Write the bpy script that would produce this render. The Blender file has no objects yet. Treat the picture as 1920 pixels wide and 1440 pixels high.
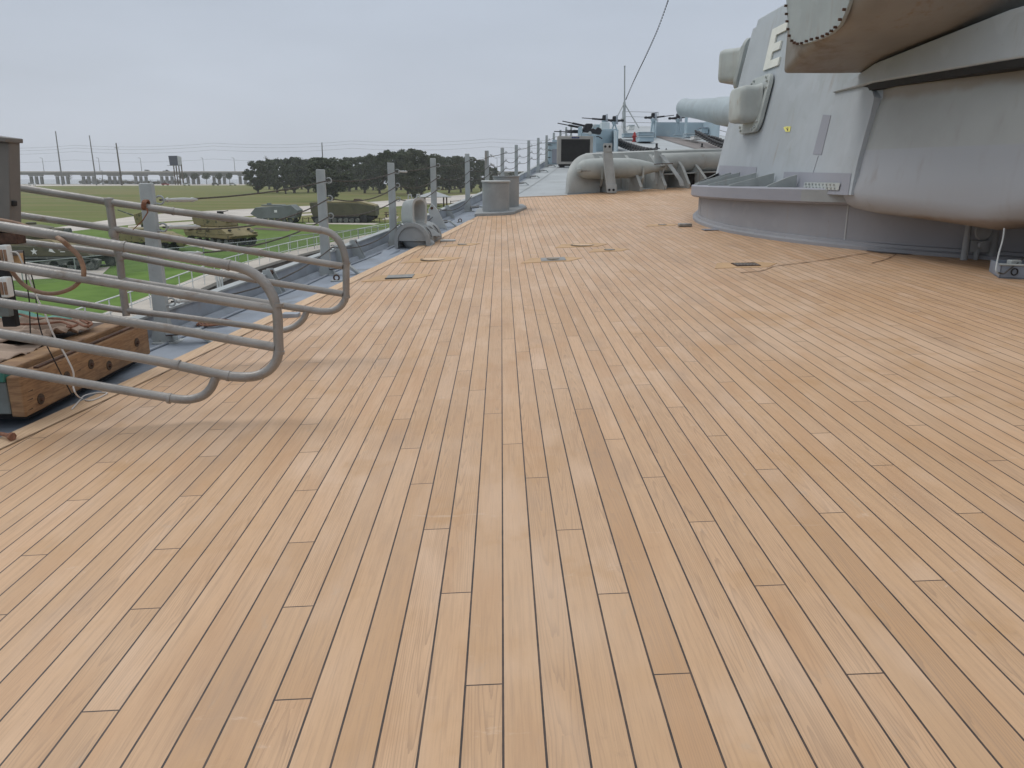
import bpy, bmesh, math, random
from mathutils import Vector, Matrix, noise as mnoise
random.seed(7)
R = math.radians
PI = math.pi
scene = bpy.context.scene
COL = scene.collection

# ------------------------------------------------------------------ camera model
F, HY, CAMZ = 1460.0, 330.0, 1.39
PIT = math.atan((720 - HY) / F)
YAW = math.atan((960 - 940) / F * math.cos(PIT))
sp, cp, sy, cy = math.sin(PIT), math.cos(PIT), math.sin(YAW), math.cos(YAW)

def sheer(Y):
    return .012 * Y + (.0009 * Y * Y if Y > 0 else 0)
def D(X, Y):                                   # height of the ship's deck
    return sheer(Y) + .043 * X - .0027 * X * X
def ray(x, y):
    a, b = (x - 960) / F, (720 - y) / F
    X, Y, Z = a, cp + b * sp, -sp + b * cp
    return Vector((X * cy + Y * sy, -X * sy + Y * cy, Z))
def atY(x, y, Y):
    d = ray(x, y); t = Y / d.y
    return Vector((d.x * t, Y, CAMZ + d.z * t))
def atX(x, y, X):
    d = ray(x, y); t = X / d.x
    return Vector((X, d.y * t, CAMZ + d.z * t))
def atZ(x, y, z=-4.3):
    d = ray(x, y); t = (z - CAMZ) / d.z
    return Vector((d.x * t, d.y * t, z))
def onD(x, y, dz=0.0):
    d = ray(x, y); t = .5
    while t < 120:
        if CAMZ + d.z * t - D(d.x * t, d.y * t) - dz < 0: break
        t += .01
    return Vector((d.x * t, d.y * t, CAMZ + d.z * t))

# ------------------------------------------------------------------ mesh builder
class MB:
    def __init__(self):
        self.v = []; self.f = []
    def add(self, vs, fs):
        o = len(self.v)
        self.v += [tuple(p) for p in vs]
        self.f += [tuple(i + o for i in f) for f in fs]
        return self
    def box(self, c, s, rot=None):
        hx, hy, hz = s[0] / 2, s[1] / 2, s[2] / 2
        vs = [Vector((x, y, z)) for x in (-hx, hx) for y in (-hy, hy) for z in (-hz, hz)]
        if rot is not None: vs = [rot @ v for v in vs]
        c = Vector(c)
        return self.add([v + c for v in vs], [(0, 1, 3, 2), (4, 6, 7, 5), (0, 4, 5, 1), (2, 3, 7, 6), (0, 2, 6, 4), (1, 5, 7, 3)])
    def hexa(self, bot, top):                  # 4 bottom pts (ccw from above), 4 top pts
        return self.loft([bot, top])
    def loft(self, rings, cap=True, closed=True):
        n = len(rings[0]); vs = [p for r in rings for p in r]; fs = []
        for k in range(len(rings) - 1):
            for i in range(n if closed else n - 1):
                j = (i + 1) % n
                fs.append((k * n + i, k * n + j, (k + 1) * n + j, (k + 1) * n + i))
        if cap and closed:
            fs.append(tuple(range(n - 1, -1, -1)))
            fs.append(tuple(range((len(rings) - 1) * n, len(rings) * n)))
        return self.add(vs, fs)
    def prism(self, poly, a, b):               # poly: list of 3D pts ; extruded by vectors a..b
        a, b = Vector(a), Vector(b)
        return self.loft([[Vector(p) + a for p in poly], [Vector(p) + b for p in poly]])
    def cyl(self, p0, p1, r0, r1=None, n=16, cap=True):
        r1 = r0 if r1 is None else r1
        return self.tube([p0, p1], [r0, r1], n, cap)
    def tube(self, pts, r, n=8, cap=True):
        pts = [Vector(p) for p in pts]
        rs = r if isinstance(r, (list, tuple)) else [r] * len(pts)
        up = None; rings = []
        for i, p in enumerate(pts):
            if i == 0: d = pts[1] - p
            elif i == len(pts) - 1: d = p - pts[i - 1]
            else: d = (pts[i + 1] - p).normalized() + (p - pts[i - 1]).normalized()
            if d.length < 1e-9: d = Vector((0, 0, 1))
            d.normalize()
            if up is None:
                up = Vector((0, 0, 1)) if abs(d.z) < .9 else Vector((1, 0, 0))
            s = d.cross(up)
            if s.length < 1e-6: s = d.orthogonal()
            s.normalize(); up = s.cross(d).normalized()
            rings.append([p + (s * math.cos(2 * PI * k / n) + up * math.sin(2 * PI * k / n)) * rs[i] for k in range(n)])
        return self.loft(rings, cap)
    def lathe(self, prof, c, n=24, a0=0, a1=2 * PI, cap=True, axis=None, sx=1, sy_=1):
        full = abs(a1 - a0 - 2 * PI) < 1e-6
        m = n if full else n + 1
        rings = []
        M = axis if axis is not None else Matrix.Identity(3)
        for (r, z) in prof:
            rings.append([Vector(c) + M @ Vector((r * sx * math.cos(a0 + (a1 - a0) * k / n), r * sy_ * math.sin(a0 + (a1 - a0) * k / n), z)) for k in range(m)])
        return self.loft(rings, cap and full, full)
    def grid(self, fn, us, vs):
        pts = [fn(u, v) for v in vs for u in us]; n = len(us); fs = []
        for j in range(len(vs) - 1):
            for i in range(n - 1):
                fs.append((j * n + i, j * n + i + 1, (j + 1) * n + i + 1, (j + 1) * n + i))
        return self.add(pts, fs)
    def build(self, name, m, parent=None, bevel=0, smooth=35, loc=None, label=None, seg=2, subsurf=0):
        me = bpy.data.meshes.new(name)
        ox = Vector(loc) if loc is not None else Vector((0, 0, 0))
        me.from_pydata([tuple(Vector(p) - ox) for p in self.v], [], self.f)
        bm = bmesh.new(); bm.from_mesh(me)
        bmesh.ops.recalc_face_normals(bm, faces=bm.faces)
        bm.to_mesh(me); bm.free()
        if smooth:
            me.shade_smooth()
            me.set_sharp_from_angle(angle=R(smooth))
        o = bpy.data.objects.new(name, me); COL.objects.link(o)
        o.location = ox
        if m is not None: me.materials.append(m)
        if parent is not None:
            o.parent = parent
            o.location = ox - (Vector(parent['_w']) if '_w' in parent else Vector((0, 0, 0)))
        if subsurf:
            s = o.modifiers.new('sub', 'SUBSURF'); s.levels = subsurf; s.render_levels = subsurf
        if bevel:
            b = o.modifiers.new('bevel', 'BEVEL'); b.width = bevel; b.segments = seg
            b.limit_method = 'ANGLE'; b.angle_limit = R(40); b.harden_normals = False
        if label: o['label'] = label
        return o

def tag(o, label=None, cat=None, group=None, kind=None):
    if label: o['label'] = label
    if cat: o['category'] = cat
    if group: o['group'] = group
    if kind: o['kind'] = kind
    return o
# a thing whose parts are modelled in world coordinates (empty sits at its base)
def thing(name, loc, label, cat, group=None):
    o = bpy.data.objects.new(name, None); COL.objects.link(o)
    o.location = loc; o['_w'] = tuple(loc)
    o.empty_display_size = .3
    return tag(o, label, cat, group)
# a thing whose parts are modelled in local coordinates
def lthing(name, loc, rz, label, cat, group=None, sc=1):
    o = bpy.data.objects.new(name, None); COL.objects.link(o)
    o.location = loc; o.rotation_euler = (0, 0, rz); o.scale = (sc, sc, sc)
    return tag(o, label, cat, group)
def copy_tree(o, loc=None, rz=None, label=None, parent=None, sc=None):
    c = o.copy(); COL.objects.link(c)
    if parent is not None: c.parent = parent
    if loc is not None: c.location = loc
    if rz is not None: c.rotation_euler = (0, 0, rz)
    if sc is not None: c.scale = sc
    if label: c['label'] = label
    for ch in o.children: copy_tree(ch, parent=c)
    return c
def struct(o): o['kind'] = 'structure'; return o

def smooth_path(pts, k=6):
    pts = [Vector(p) for p in pts]; out = []
    for i in range(len(pts) - 1):
        p0 = pts[max(i - 1, 0)]; p1 = pts[i]; p2 = pts[i + 1]; p3 = pts[min(i + 2, len(pts) - 1)]
        for j in range(k):
            t = j / k
            out.append(.5 * ((2 * p1) + (p2 - p0) * t + (2 * p0 - 5 * p1 + 4 * p2 - p3) * t * t + (3 * p1 - p0 - 3 * p2 + p3) * t ** 3))
    out.append(pts[-1]); return out

# ------------------------------------------------------------------ materials
class NT:
    def __init__(self, name):
        self.m = bpy.data.materials.new(name); self.m.use_nodes = True
        self.t = self.m.node_tree; self.b = self.t.nodes['Principled BSDF']
    def n(self, ty, **kw):
        x = self.t.nodes.new(ty)
        for k, v in kw.items(): setattr(x, k, v)
        return x
    def l(self, a, b): self.t.links.new(a, b)
    def val(self, sock, v):
        if hasattr(v, 'is_output') or hasattr(v, 'links'): self.l(v, sock)
        else: sock.default_value = v
    def math(self, op, a, b=0.0, c=None):
        x = self.n('ShaderNodeMath', operation=op)
        self.val(x.inputs[0], a); self.val(x.inputs[1], b)
        if c is not None: self.val(x.inputs[2], c)
        return x.outputs[0]
    def mix(self, f, a, b, blend='MIX'):
        x = self.n('ShaderNodeMix', data_type='RGBA', blend_type=blend)
        self.val(x.inputs[0], f); self.val(x.inputs[6], a); self.val(x.inputs[7], b)
        return x.outputs[2]
    def noise(self, vec, scale, detail=4, rough=.55, dist=0):
        x = self.n('ShaderNodeTexNoise'); x.inputs['Scale'].default_value = scale
        x.inputs['Detail'].default_value = detail; x.inputs['Roughness'].default_value = rough
        x.inputs['Distortion'].default_value = dist
        if vec is not None: self.l(vec, x.inputs['Vector'])
        return x.outputs['Fac']
    def ramp(self, f, a, b, smooth=True):
        x = self.n('ShaderNodeMapRange'); x.interpolation_type = 'SMOOTHSTEP' if smooth else 'LINEAR'
        self.l(f, x.inputs[0]); x.inputs[1].default_value = a; x.inputs[2].default_value = b
        return x.outputs[0]
    def coord(self, kind='Object'):
        return self.n('ShaderNodeTexCoord').outputs[kind]
    def mapping(self, vec, sc=(1, 1, 1), rot=(0, 0, 0), loc=(0, 0, 0)):
        x = self.n('ShaderNodeMapping'); self.l(vec, x.inputs[0])
        x.inputs['Scale'].default_value = sc; x.inputs['Rotation'].default_value = rot; x.inputs['Location'].default_value = loc
        return x.outputs[0]
    def bump(self, h, strength=.2, dist=.01):
        x = self.n('ShaderNodeBump'); x.inputs['Strength'].default_value = strength; x.inputs['Distance'].default_value = dist
        self.l(h, x.inputs['Height']); self.l(x.outputs[0], self.b.inputs['Normal'])
def c4(c): return (c[0], c[1], c[2], 1)

def simple(name, col, rough=.6, metal=0, var=.25, scale=6, col2=None, c2=(.5, .75), bump=.15, bs=40, streak=0, streakcol=(.22, .13, .07)):
    """paint / stone / cloth with uneven colour, optional second-colour blotches and vertical dirt streaks"""
    t = NT(name); co = t.coord()
    n1 = t.noise(co, scale, 5, .6)
    dark = tuple(v * (1 - var) for v in col); lite = tuple(min(1, v * (1 + var)) for v in col)
    c = t.mix(t.ramp(n1, .3, .7), c4(dark), c4(lite))
    if col2:
        n2 = t.noise(co, scale * 1.7, 6, .65)
        c = t.mix(t.ramp(n2, *c2), c, c4(col2))
    if streak:
        sv = t.mapping(co, (9, 9, .8)); n3 = t.noise(sv, 1, 5, .6); n4 = t.noise(co, .9, 3)
        f = t.math('MULTIPLY', t.ramp(n3, .5, .8), t.ramp(n4, .45, .7))
        c = t.mix(t.math('MULTIPLY', f, streak), c, c4(streakcol))
        spk = t.math('MULTIPLY', t.ramp(t.noise(co, 26, 3, .6), .69, .76), t.ramp(t.noise(co, 1.7, 3), .48, .62))
        c = t.mix(t.math('MULTIPLY', spk, .7), c, (.17, .10, .06, 1))
        pch = t.math('MULTIPLY', t.ramp(t.noise(co, 2.4, 2, .4), .62, .64, False), .35)
        c = t.mix(pch, c, c4(tuple(min(1, q * 1.12) for q in col)))
    t.l(c, t.b.inputs['Base Color'])
    t.b.inputs['Roughness'].default_value = rough; t.b.inputs['Metallic'].default_value = metal
    t.b.inputs['Specular IOR Level'].default_value = .35
    if bump: t.bump(t.noise(co, bs, 4), bump, .01)
    return t.m
M = {}
M['turret'] = simple('turret_paint', (.365, .40, .43), .55, 0, .09, .55, (.31, .34, .35), (.5, .8), .2, 14, .6, (.26, .225, .19))
M['barrel'] = simple('blue_grey_barrel_paint', (.34, .395, .425), .5, 0, .08, 2, (.3, .33, .34), (.5, .8), .1, 14, .4)
M['weld'] = simple('pale_weld_line', (.42, .44, .45), .6, 0, .05, 4, bump=0)
M['turretdark'] = simple('turret_touchup_paint', (.275, .285, .325), .55, 0, .06, .8, bump=.1, bs=12)
M['hood'] = simple('weathered_hood_paint', (.40, .43, .42), .6, 0, .1, 2.2, (.27, .215, .16), (.6, .85), .15, 14, .8)
M['ear'] = simple('rust_stained_hood_paint', (.25, .24, .225), .65, 0, .12, .9, (.17, .13, .10), (.5, .75), .1, 12, .8)
M['earcap'] = simple('rangefinder_cap_paint', (.31, .345, .35), .6, 0, .08, 1.6, (.25, .24, .21), (.55, .8), .1, 12, .6)
M['barb'] = simple('barbette_paint', (.275, .28, .30), .6, 0, .07, .9, (.33, .32, .33), (.55, .8), .1, 9, .5, (.3, .25, .2))
M['deckgrey'] = simple('blue_grey_deck_paint', (.25, .285, .34), .5, 0, .15, 1.8, (.17, .18, .195), (.5, .75), .2, 25)
M['gunwale'] = simple('gunwale_paint', (.31, .34, .385), .6, 0, .12, 2.5, (.23, .23, .235), (.55, .8), .15, 20, .6)
M['deckbow'] = simple('pale_grey_deck_paint', (.37, .395, .41), .6, 0, .1, .5, (.27, .275, .275), (.55, .78), .1, 12)
M['post'] = simple('stanchion_paint', (.36, .385, .39), .6, 0, .12, 3, (.24, .22, .20), (.62, .85), .2, 30, .7)
M['grey'] = simple('warm_grey_paint', (.29, .305, .31), .6, 0, .07, 2, (.34, .355, .36), (.5, .8), .1, 18)
M['paleg'] = simple('pale_grey_paint', (.46, .48, .48), .5, 0, .08, 3, bump=.1)
M['bwater'] = simple('breakwater_paint', (.37, .385, .375), .6, 0, .1, 1.2, (.27, .255, .225), (.58, .85), .12, 14, .7)
M['para'] = simple('paravane_paint', (.37, .395, .385), .55, 0, .1, 2, (.25, .23, .2), (.6, .85), .1, 14, .6)
M['blue'] = simple('light_blue_grey_paint', (.36, .455, .51), .55, 0, .07, .8, (.43, .5, .53), (.5, .8), .08, 10)
M['bluepale'] = simple('pale_blue_white_paint', (.55, .62, .65), .5, 0, .06, 1, bump=.05)
M['black'] = simple('black_gun_metal', (.028, .029, .034), .5, .2, .3, 5)
M['chain'] = simple('black_chain_paint', (.03, .03, .032), .5, .1, .3, 4)
M['dark'] = simple('black_rubber_and_shade', (.018, .018, .019), .7, 0, .2, 8)  # also colours the painted shade under turret ledge and breakwater crest
M['rope'] = simple('weathered_wire_rope', (.085, .078, .07), .8, 0, .3, 20)
M['pipe'] = simple('galvanised_pipe', (.30, .288, .275), .42, .35, .14, 3.2, (.20, .155, .125), (.52, .8), .3, 60, .5, (.2, .14, .1))
M['cab'] = simple('cabinet_grey_paint', (.17, .16, .15), .5, 0, .08, 4, bump=.08, bs=60)
M['white'] = simple('white_paint', (.72, .73, .71), .5, 0, .06, 5, bump=.05)
M['cream'] = simple('cream_white_paint', (.66, .67, .62), .5, 0, .05, 4, bump=.05)
M['yellow'] = simple('yellow_paint', (.72, .68, .2), .6, 0, .1, 20, bump=0)
M['red'] = simple('red_paint', (.32, .03, .03), .45, 0, .1, 6, bump=.05)
M['screen'] = simple('screen_black', (.018, .017, .016), .45, 0, .3, 3, bump=0)
M['screenframe'] = simple('screen_frame_paint', (.34, .32, .295), .5, 0, .08, 3, bump=.05)
M['signblue'] = simple('dark_blue_lettering', (.035, .045, .14), .5, 0, .05, 3, bump=0)
M['epoxy'] = simple('tan_deck_filler', (.50, .32, .17), .6, 0, .1, 4, bump=.08)
M['steelplate'] = simple('flush_steel_plate', (.28, .27, .25), .4, .4, .2, 12)
M['brass'] = simple('worn_brass_ring', (.26, .21, .15), .4, .5, .25, 20)
M['stain'] = simple('damp_wood_stain', (.075, .05, .038), .35, 0, .3, 5, bump=.05)
M['stainline'] = simple('brown_stain_line', (.16, .09, .055), .6, 0, .3, 5, bump=.0)
M['concrete'] = simple('pale_concrete', (.46, .42, .37), .85, 0, .1, .4, (.36, .33, .29), (.5, .8), .1, 6)
M['road'] = simple('pale_gravel_road', (.50, .46, .42), .9, 0, .1, .15, (.42, .39, .35), (.5, .8), .1, 3)
M['seawall'] = simple('stained_concrete_wall', (.15, .125, .105), .85, 0, .3, .5, (.06, .045, .038), (.5, .7), .2, 4, .9, (.05, .035, .03))
M['olive'] = simple('olive_drab_paint', (.105, .10, .062), .65, 0, .12, .7, (.075, .075, .055), (.5, .75), .05, 6)
M['greygreen'] = simple('grey_green_paint', (.165, .185, .18), .65, 0, .12, .9, bump=.05, bs=6)
M['sand'] = simple('sand_camouflage_paint', (.245, .205, .105), .7, 0, .14, 1.1, (.075, .075, .045), (.56, .62), .05, 6)
M['camo'] = simple('dark_camouflage_paint', (.10, .11, .10), .7, 0, .15, 1.2, (.21, .215, .19), (.55, .58), .05, 6)
M['sandtop'] = simple('tan_top_paint', (.28, .235, .13), .7, 0, .15, 1.5, (.2, .16, .09), (.55, .7), .05, 6)
M['track'] = simple('dark_track_metal', (.035, .036, .036), .7, .1, .3, 3)
M['bark'] = simple('bark', (.075, .06, .048), .9, 0, .2, 3)
M['pole'] = simple('grey_pole', (.16, .16, .16), .7, 0, .1, 2, bump=0)
M['wire'] = simple('overhead_wire', (.12, .12, .13), .7, 0, .1, 2, bump=0)
M['bridge'] = simple('bridge_concrete', (.25, .245, .24), .85, 0, .1, .06, bump=0)
M['roof'] = simple('grey_roof_sheet', (.33, .35, .36), .6, 0, .08, 1)
M['timberdark'] = simple('dark_timber', (.085, .06, .045), .8, 0, .2, 3)
M['billb'] = simple('billboard_dark_face', (.012, .018, .05), .6, 0, .1, 1, bump=0)
M['rust'] = simple('rusty_iron', (.09, .05, .035), .8, .1, .35, 18, (.045, .028, .022), (.5, .7), .3, 60)
M['teal'] = simple('teal_tarpaulin', (.06, .22, .18), .6, 0, .2, 5, (.28, .30, .27), (.6, .72), .3, 20)
M['conduit'] = simple('brown_conduit', (.27, .17, .115), .6, 0, .2, 15, (.14, .085, .055), (.55, .75), .2, 40)
M['cordrope'] = simple('brown_rope', (.23, .11, .07), .8, 0, .3, 40, bump=.4, bs=90)
M['whitecord'] = simple('white_cord', (.62, .60, .58), .6, 0, .05, 5, bump=0)
M['canvas'] = simple('stained_canvas', (.36, .27, .21), .85, 0, .2, 3, (.17, .12, .10), (.58, .72), .3, 18)
M['channel'] = simple('grey_green_steel', (.17, .19, .185), .6, 0, .15, 5, (.1, .11, .1), (.55, .75), .2, 30)
M['nonskid'] = simple('brown_nonskid_paint', (.21, .19, .185), .9, 0, .1, .6, bump=.1)

def bustle_paint():
    t = NT('turret_bustle_paint'); co = t.coord()
    s = t.n('ShaderNodeSeparateXYZ'); t.l(co, s.inputs[0])
    n1 = t.noise(co, .6, 5, .6); nz_ = t.noise(co, 3, 3)
    up_ = t.mix(t.ramp(n1, .35, .7), (.35, .37, .372, 1), (.305, .32, .32, 1))
    band = t.math('GREATER_THAN', s.outputs[2], 1.72)
    c = t.mix(band, (.34, .36, .39, 1), up_)
    low = t.math('MULTIPLY', t.ramp(t.math('ADD', s.outputs[2], t.math('MULTIPLY', nz_, .1)), 1.0, .93), .7)
    c = t.mix(low, c, (.22, .165, .125, 1))
    top = t.math('MULTIPLY', t.ramp(t.math('ADD', s.outputs[2], t.math('MULTIPLY', nz_, .16)), 2.38, 2.5), .75)
    c = t.mix(top, c, (.25, .215, .175, 1))
    sv = t.mapping(co, (7, 7, .7)); f = t.math('MULTIPLY', t.ramp(t.noise(sv, 1, 5, .6), .52, .8), t.ramp(t.noise(co, .9, 3), .4, .7))
    c = t.mix(t.math('MULTIPLY', f, .5), c, (.22, .2, .17, 1))
    t.l(c, t.b.inputs['Base Color']); t.b.inputs['Roughness'].default_value = .55; t.b.inputs['Specular IOR Level'].default_value = .35
    t.bump(t.noise(co, 14, 4), .2, .01)
    return t.m
M['bustle'] = bustle_paint()
def wood_deck():
    t = NT('teak_planking'); co = t.coord()
    s = t.n('ShaderNodeSeparateXYZ'); t.l(co, s.inputs[0]); X, Y = s.outputs[0], s.outputs[1]
    W = .105; L = 2.42; st = .484
    xs = t.math('DIVIDE', X, W); k = t.math('FLOOR', xs); fx = t.math('FRACT', xs)
    v = t.math('DIVIDE', t.math('ADD', t.math('SUBTRACT', Y, 3.79), t.math('MULTIPLY', k, st)), L)
    # keep joint order but jitter each plank line a little
    wn0 = t.n('ShaderNodeTexWhiteNoise', noise_dimensions='1D'); t.l(k, wn0.inputs['W'])
    v = t.math('ADD', v, t.math('MULTIPLY', t.math('SUBTRACT', wn0.outputs['Value'], .5), .028))
    j = t.math('FLOOR', v); fv = t.math('FRACT', v)
    cb = t.n('ShaderNodeCombineXYZ'); t.l(k, cb.inputs[0]); t.l(j, cb.inputs[1])
    wn = t.n('ShaderNodeTexWhiteNoise', noise_dimensions='3D'); t.l(cb.outputs[0], wn.inputs['Vector'])
    sr = t.n('ShaderNodeSeparateColor'); t.l(wn.outputs['Color'], sr.inputs[0])
    r1, r2, r3 = sr.outputs[0], sr.outputs[1], sr.outputs[2]
    # board tone
    cr = t.n('ShaderNodeValToRGB'); t.l(r1, cr.inputs[0]); e = cr.color_ramp.elements
    e[0].position = 0; e[0].color = (0.482, 0.288, 0.152, 1); e[1].position = 1; e[1].color = (0.609, 0.390, 0.238, 1)
    for p, c in ((.07, (0.519, 0.327, 0.186)), (.4, (0.544, 0.346, 0.200)), (.62, (0.561, 0.357, 0.208)), (.93, (0.577, 0.370, 0.222))):
        q = e.new(p); q.color = c4(c)
    base = cr.outputs[0]
    # per-board shifted coordinates for grain
    off = t.n('ShaderNodeCombineXYZ'); t.l(t.math('MULTIPLY', r2, 37), off.inputs[0]); t.l(t.math('MULTIPLY', r3, 53), off.inputs[1]); t.l(t.math('MULTIPLY', r1, 91), off.inputs[2])
    va = t.n('ShaderNodeVectorMath', operation='ADD'); t.l(co, va.inputs[0]); t.l(off.outputs[0], va.inputs[1])
    gv = t.mapping(va.outputs[0], (48, 1.6, 1)); g1 = t.noise(gv, 1.6, 6, .62, .6)
    fine = t.noise(t.mapping(va.outputs[0], (260, 7, 1)), 1, 3, .6)
    # cathedral figure on some boards
    wv = t.n('ShaderNodeTexWave', wave_type='RINGS', rings_direction='Z', wave_profile='SAW')
    wv.inputs['Scale'].default_value = 5.5; wv.inputs['Distortion'].default_value = 5.5
    wv.inputs['Detail'].default_value = 3; wv.inputs['Detail Scale'].default_value = .8; wv.inputs['Detail Roughness'].default_value = .6
    # centre rings on each board : x local to board
    lx = t.math('MULTIPLY', t.math('ADD', t.math('SUBTRACT', fx, .5), t.math('MULTIPLY', t.math('SUBTRACT', r3, .5), .9)), W * 9)
    ly = t.math('ADD', t.math('MULTIPLY', Y, .42), t.math('MULTIPLY', r2, 40))
    cw = t.n('ShaderNodeCombineXYZ'); t.l(lx, cw.inputs[0]); t.l(t.math('SUBTRACT', t.math('FRACT', t.math('MULTIPLY', ly, .6)), .5), cw.inputs[1]); t.l(t.math('MULTIPLY', r1, 20), cw.inputs[2])
    t.l(cw.outputs[0], wv.inputs['Vector'])
    figm = t.math('MULTIPLY', t.ramp(r2, .35, .7), .6)
    fig = t.math('MULTIPLY', t.ramp(wv.outputs['Fac'], .55, 1.0), figm)
    c = t.mix(t.math('MULTIPLY', t.ramp(g1, .42, .72), .6), base, (.40, .255, .155, 1))
    c = t.mix(t.math('MULTIPLY', t.ramp(fine, .48, .75), .42), c, (.36, .23, .145, 1))
    c = t.mix(fig, c, (.33, .21, .13, 1))
    # pale dusty wear and amber / damp blotches that cross boards
    b1 = t.noise(co, .55, 4, .55, .4); b2 = t.noise(co, 2.3, 4, .6, .3); b3 = t.noise(t.mapping(co, (2.2, .7, 1)), 1.3, 4, .6)
    c = t.mix(t.math('MULTIPLY', t.ramp(b1, .45, .72), .38), c, (.66, .50, .375, 1))
    c = t.mix(t.math('MULTIPLY', t.ramp(b2, .52, .74), .6), c, (.45, .26, .12, 1))
    c = t.mix(t.math('MULTIPLY', t.ramp(b3, .52, .76), .5), c, (.34, .225, .15, 1))
    b4 = t.noise(t.mapping(co, (5, 2.2, 1)), 1.6, 5, .7, .8)
    c = t.mix(t.math('MULTIPLY', t.ramp(b4, .6, .78), .4), c, (.40, .33, .26, 1))
    # every board carries its own slow drift of tone along its length
    own = t.noise(t.mapping(va.outputs[0], (3.5, 1.1, 1)), 1.0, 3, .5, .3)
    c = t.mix(t.math('MULTIPLY', t.ramp(own, .5, .72), .5), c, (.47, .27, .14, 1))
    c = t.mix(t.math('MULTIPLY', t.ramp(own, .48, .28), .35), c, (.66, .48, .35, 1))
    scf = t.noise(t.mapping(co, (1.1, 2.6, 1), (0, 0, .5)), 2.2, 6, .72, 1.2)
    c = t.mix(t.math('MULTIPLY', t.ramp(scf, .62, .76), .45), c, (.68, .54, .43, 1))
    gri = t.noise(co, 9, 5, .7)
    c = t.mix(t.math('MULTIPLY', t.ramp(gri, .62, .8), .3), c, (.25, .17, .12, 1))
    # knots
    vo = t.n('ShaderNodeTexVoronoi'); vo.inputs['Scale'].default_value = 1.15; t.l(co, vo.inputs['Vector'])
    kn = t.math('MULTIPLY', t.math('LESS_THAN', vo.outputs['Distance'], .012), .8)
    c = t.mix(kn, c, (.16, .085, .05, 1))
    # seams
    hw = .029
    dx = t.math('SUBTRACT', .5, t.math('ABSOLUTE', t.math('SUBTRACT', fx, .5)))
    wob = t.math('MULTIPLY', t.math('SUBTRACT', t.noise(t.mapping(co, (3, 9, 1)), 2, 3), .5), .012)
    seam = t.math('LESS_THAN', t.math('ADD', dx, wob), hw)
    dv = t.math('MULTIPLY', t.math('SUBTRACT', .5, t.math('ABSOLUTE', t.math('SUBTRACT', fv, .5))), L)
    butt = t.math('LESS_THAN', dv, .0024)
    sm = t.math('MAXIMUM', seam, butt)
    sc = t.mix(t.ramp(t.noise(co, 7, 4, .6), .35, .7), (.03, .022, .02, 1), (.08, .05, .036, 1))
    c = t.mix(sm, c, sc)
    t.l(c, t.b.inputs['Base Color'])
    rg = t.math('ADD', .42, t.math('MULTIPLY', g1, .2)); t.l(rg, t.b.inputs['Roughness'])
    t.b.inputs['Specular IOR Level'].default_value = .45
    h = t.math('SUBTRACT', t.math('MULTIPLY', g1, .15), t.math('MULTIPLY', sm, .6))
    h = t.math('ADD', h, t.math('MULTIPLY', r3, .25))
    t.bump(h, .5, .004)
    return t.m
M['wood'] = wood_deck()
def wood_margin():
    t = NT('teak_margin_plank'); co = t.coord()
    g = t.noise(t.mapping(co, (40, 1.5, 1), (0, 0, .168)), 1.5, 6, .6, .5); b = t.noise(co, .9, 3)
    c = t.mix(t.ramp(g, .4, .75), (.64, .455, .30, 1), (.50, .33, .20, 1))
    c = t.mix(t.math('MULTIPLY', t.ramp(b, .5, .75), .4), c, (.46, .30, .17, 1))
    t.l(c, t.b.inputs['Base Color']); t.b.inputs['Roughness'].default_value = .62; t.b.inputs['Specular IOR Level'].default_value = .3
    return t.m
M['margin'] = wood_margin()
def timber():
    t = NT('old_timber_beam'); co = t.coord()
    g = t.noise(t.mapping(co, (3, 3, 30)), 2.0, 6, .65, 1.0); b = t.noise(co, 3, 4)
    c = t.mix(t.ramp(g, .35, .7), (.36, .215, .11, 1), (.21, .115, .06, 1))
    c = t.mix(t.math('MULTIPLY', t.ramp(b, .5, .75), .6), c, (.15, .09, .055, 1))
    t.l(c, t.b.inputs['Base Color']); t.b.inputs['Roughness'].default_value = .75; t.bump(g, .4, .01)
    return t.m
M['timber'] = timber()
def grass():
    t = NT('lawn_grass'); co = t.coord()
    n1 = t.noise(co, .018, 5, .6); n2 = t.noise(co, .35, 5, .65); n3 = t.noise(t.mapping(co, (.02, .12, 1)), 1, 4, .6)
    s = t.n('ShaderNodeSeparateXYZ'); t.l(co, s.inputs[0])
    far = t.ramp(t.math('ADD', s.outputs[1], t.math('MULTIPLY', n1, 40)), 75, 150)
    near = t.mix(t.ramp(n2, .3, .7), (.08, .145, .028, 1), (.13, .215, .048, 1))
    fr = t.mix(t.ramp(n3, .35, .65), (.115, .145, .038, 1), (.185, .165, .07, 1))
    c = t.mix(far, near, fr)
    c = t.mix(t.math('MULTIPLY', t.ramp(n1, .5, .7), .4), c, (.16, .15, .07, 1))
    t.l(c, t.b.inputs['Base Color']); t.b.inputs['Roughness'].default_value = .9; t.b.inputs['Specular IOR Level'].default_value = .1
    t.bump(n2, .4, .2)
    return t.m
M['grass'] = grass()
def water():
    t = NT('still_water'); co = t.coord()
    t.b.inputs['Base Color'].default_value = (.07, .08, .075, 1); t.b.inputs['Roughness'].default_value = .12
    t.bump(t.noise(t.mapping(co, (1, 1, 1)), 1.2, 4), .15, .05)
    return t.m
M['water'] = water()
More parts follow.
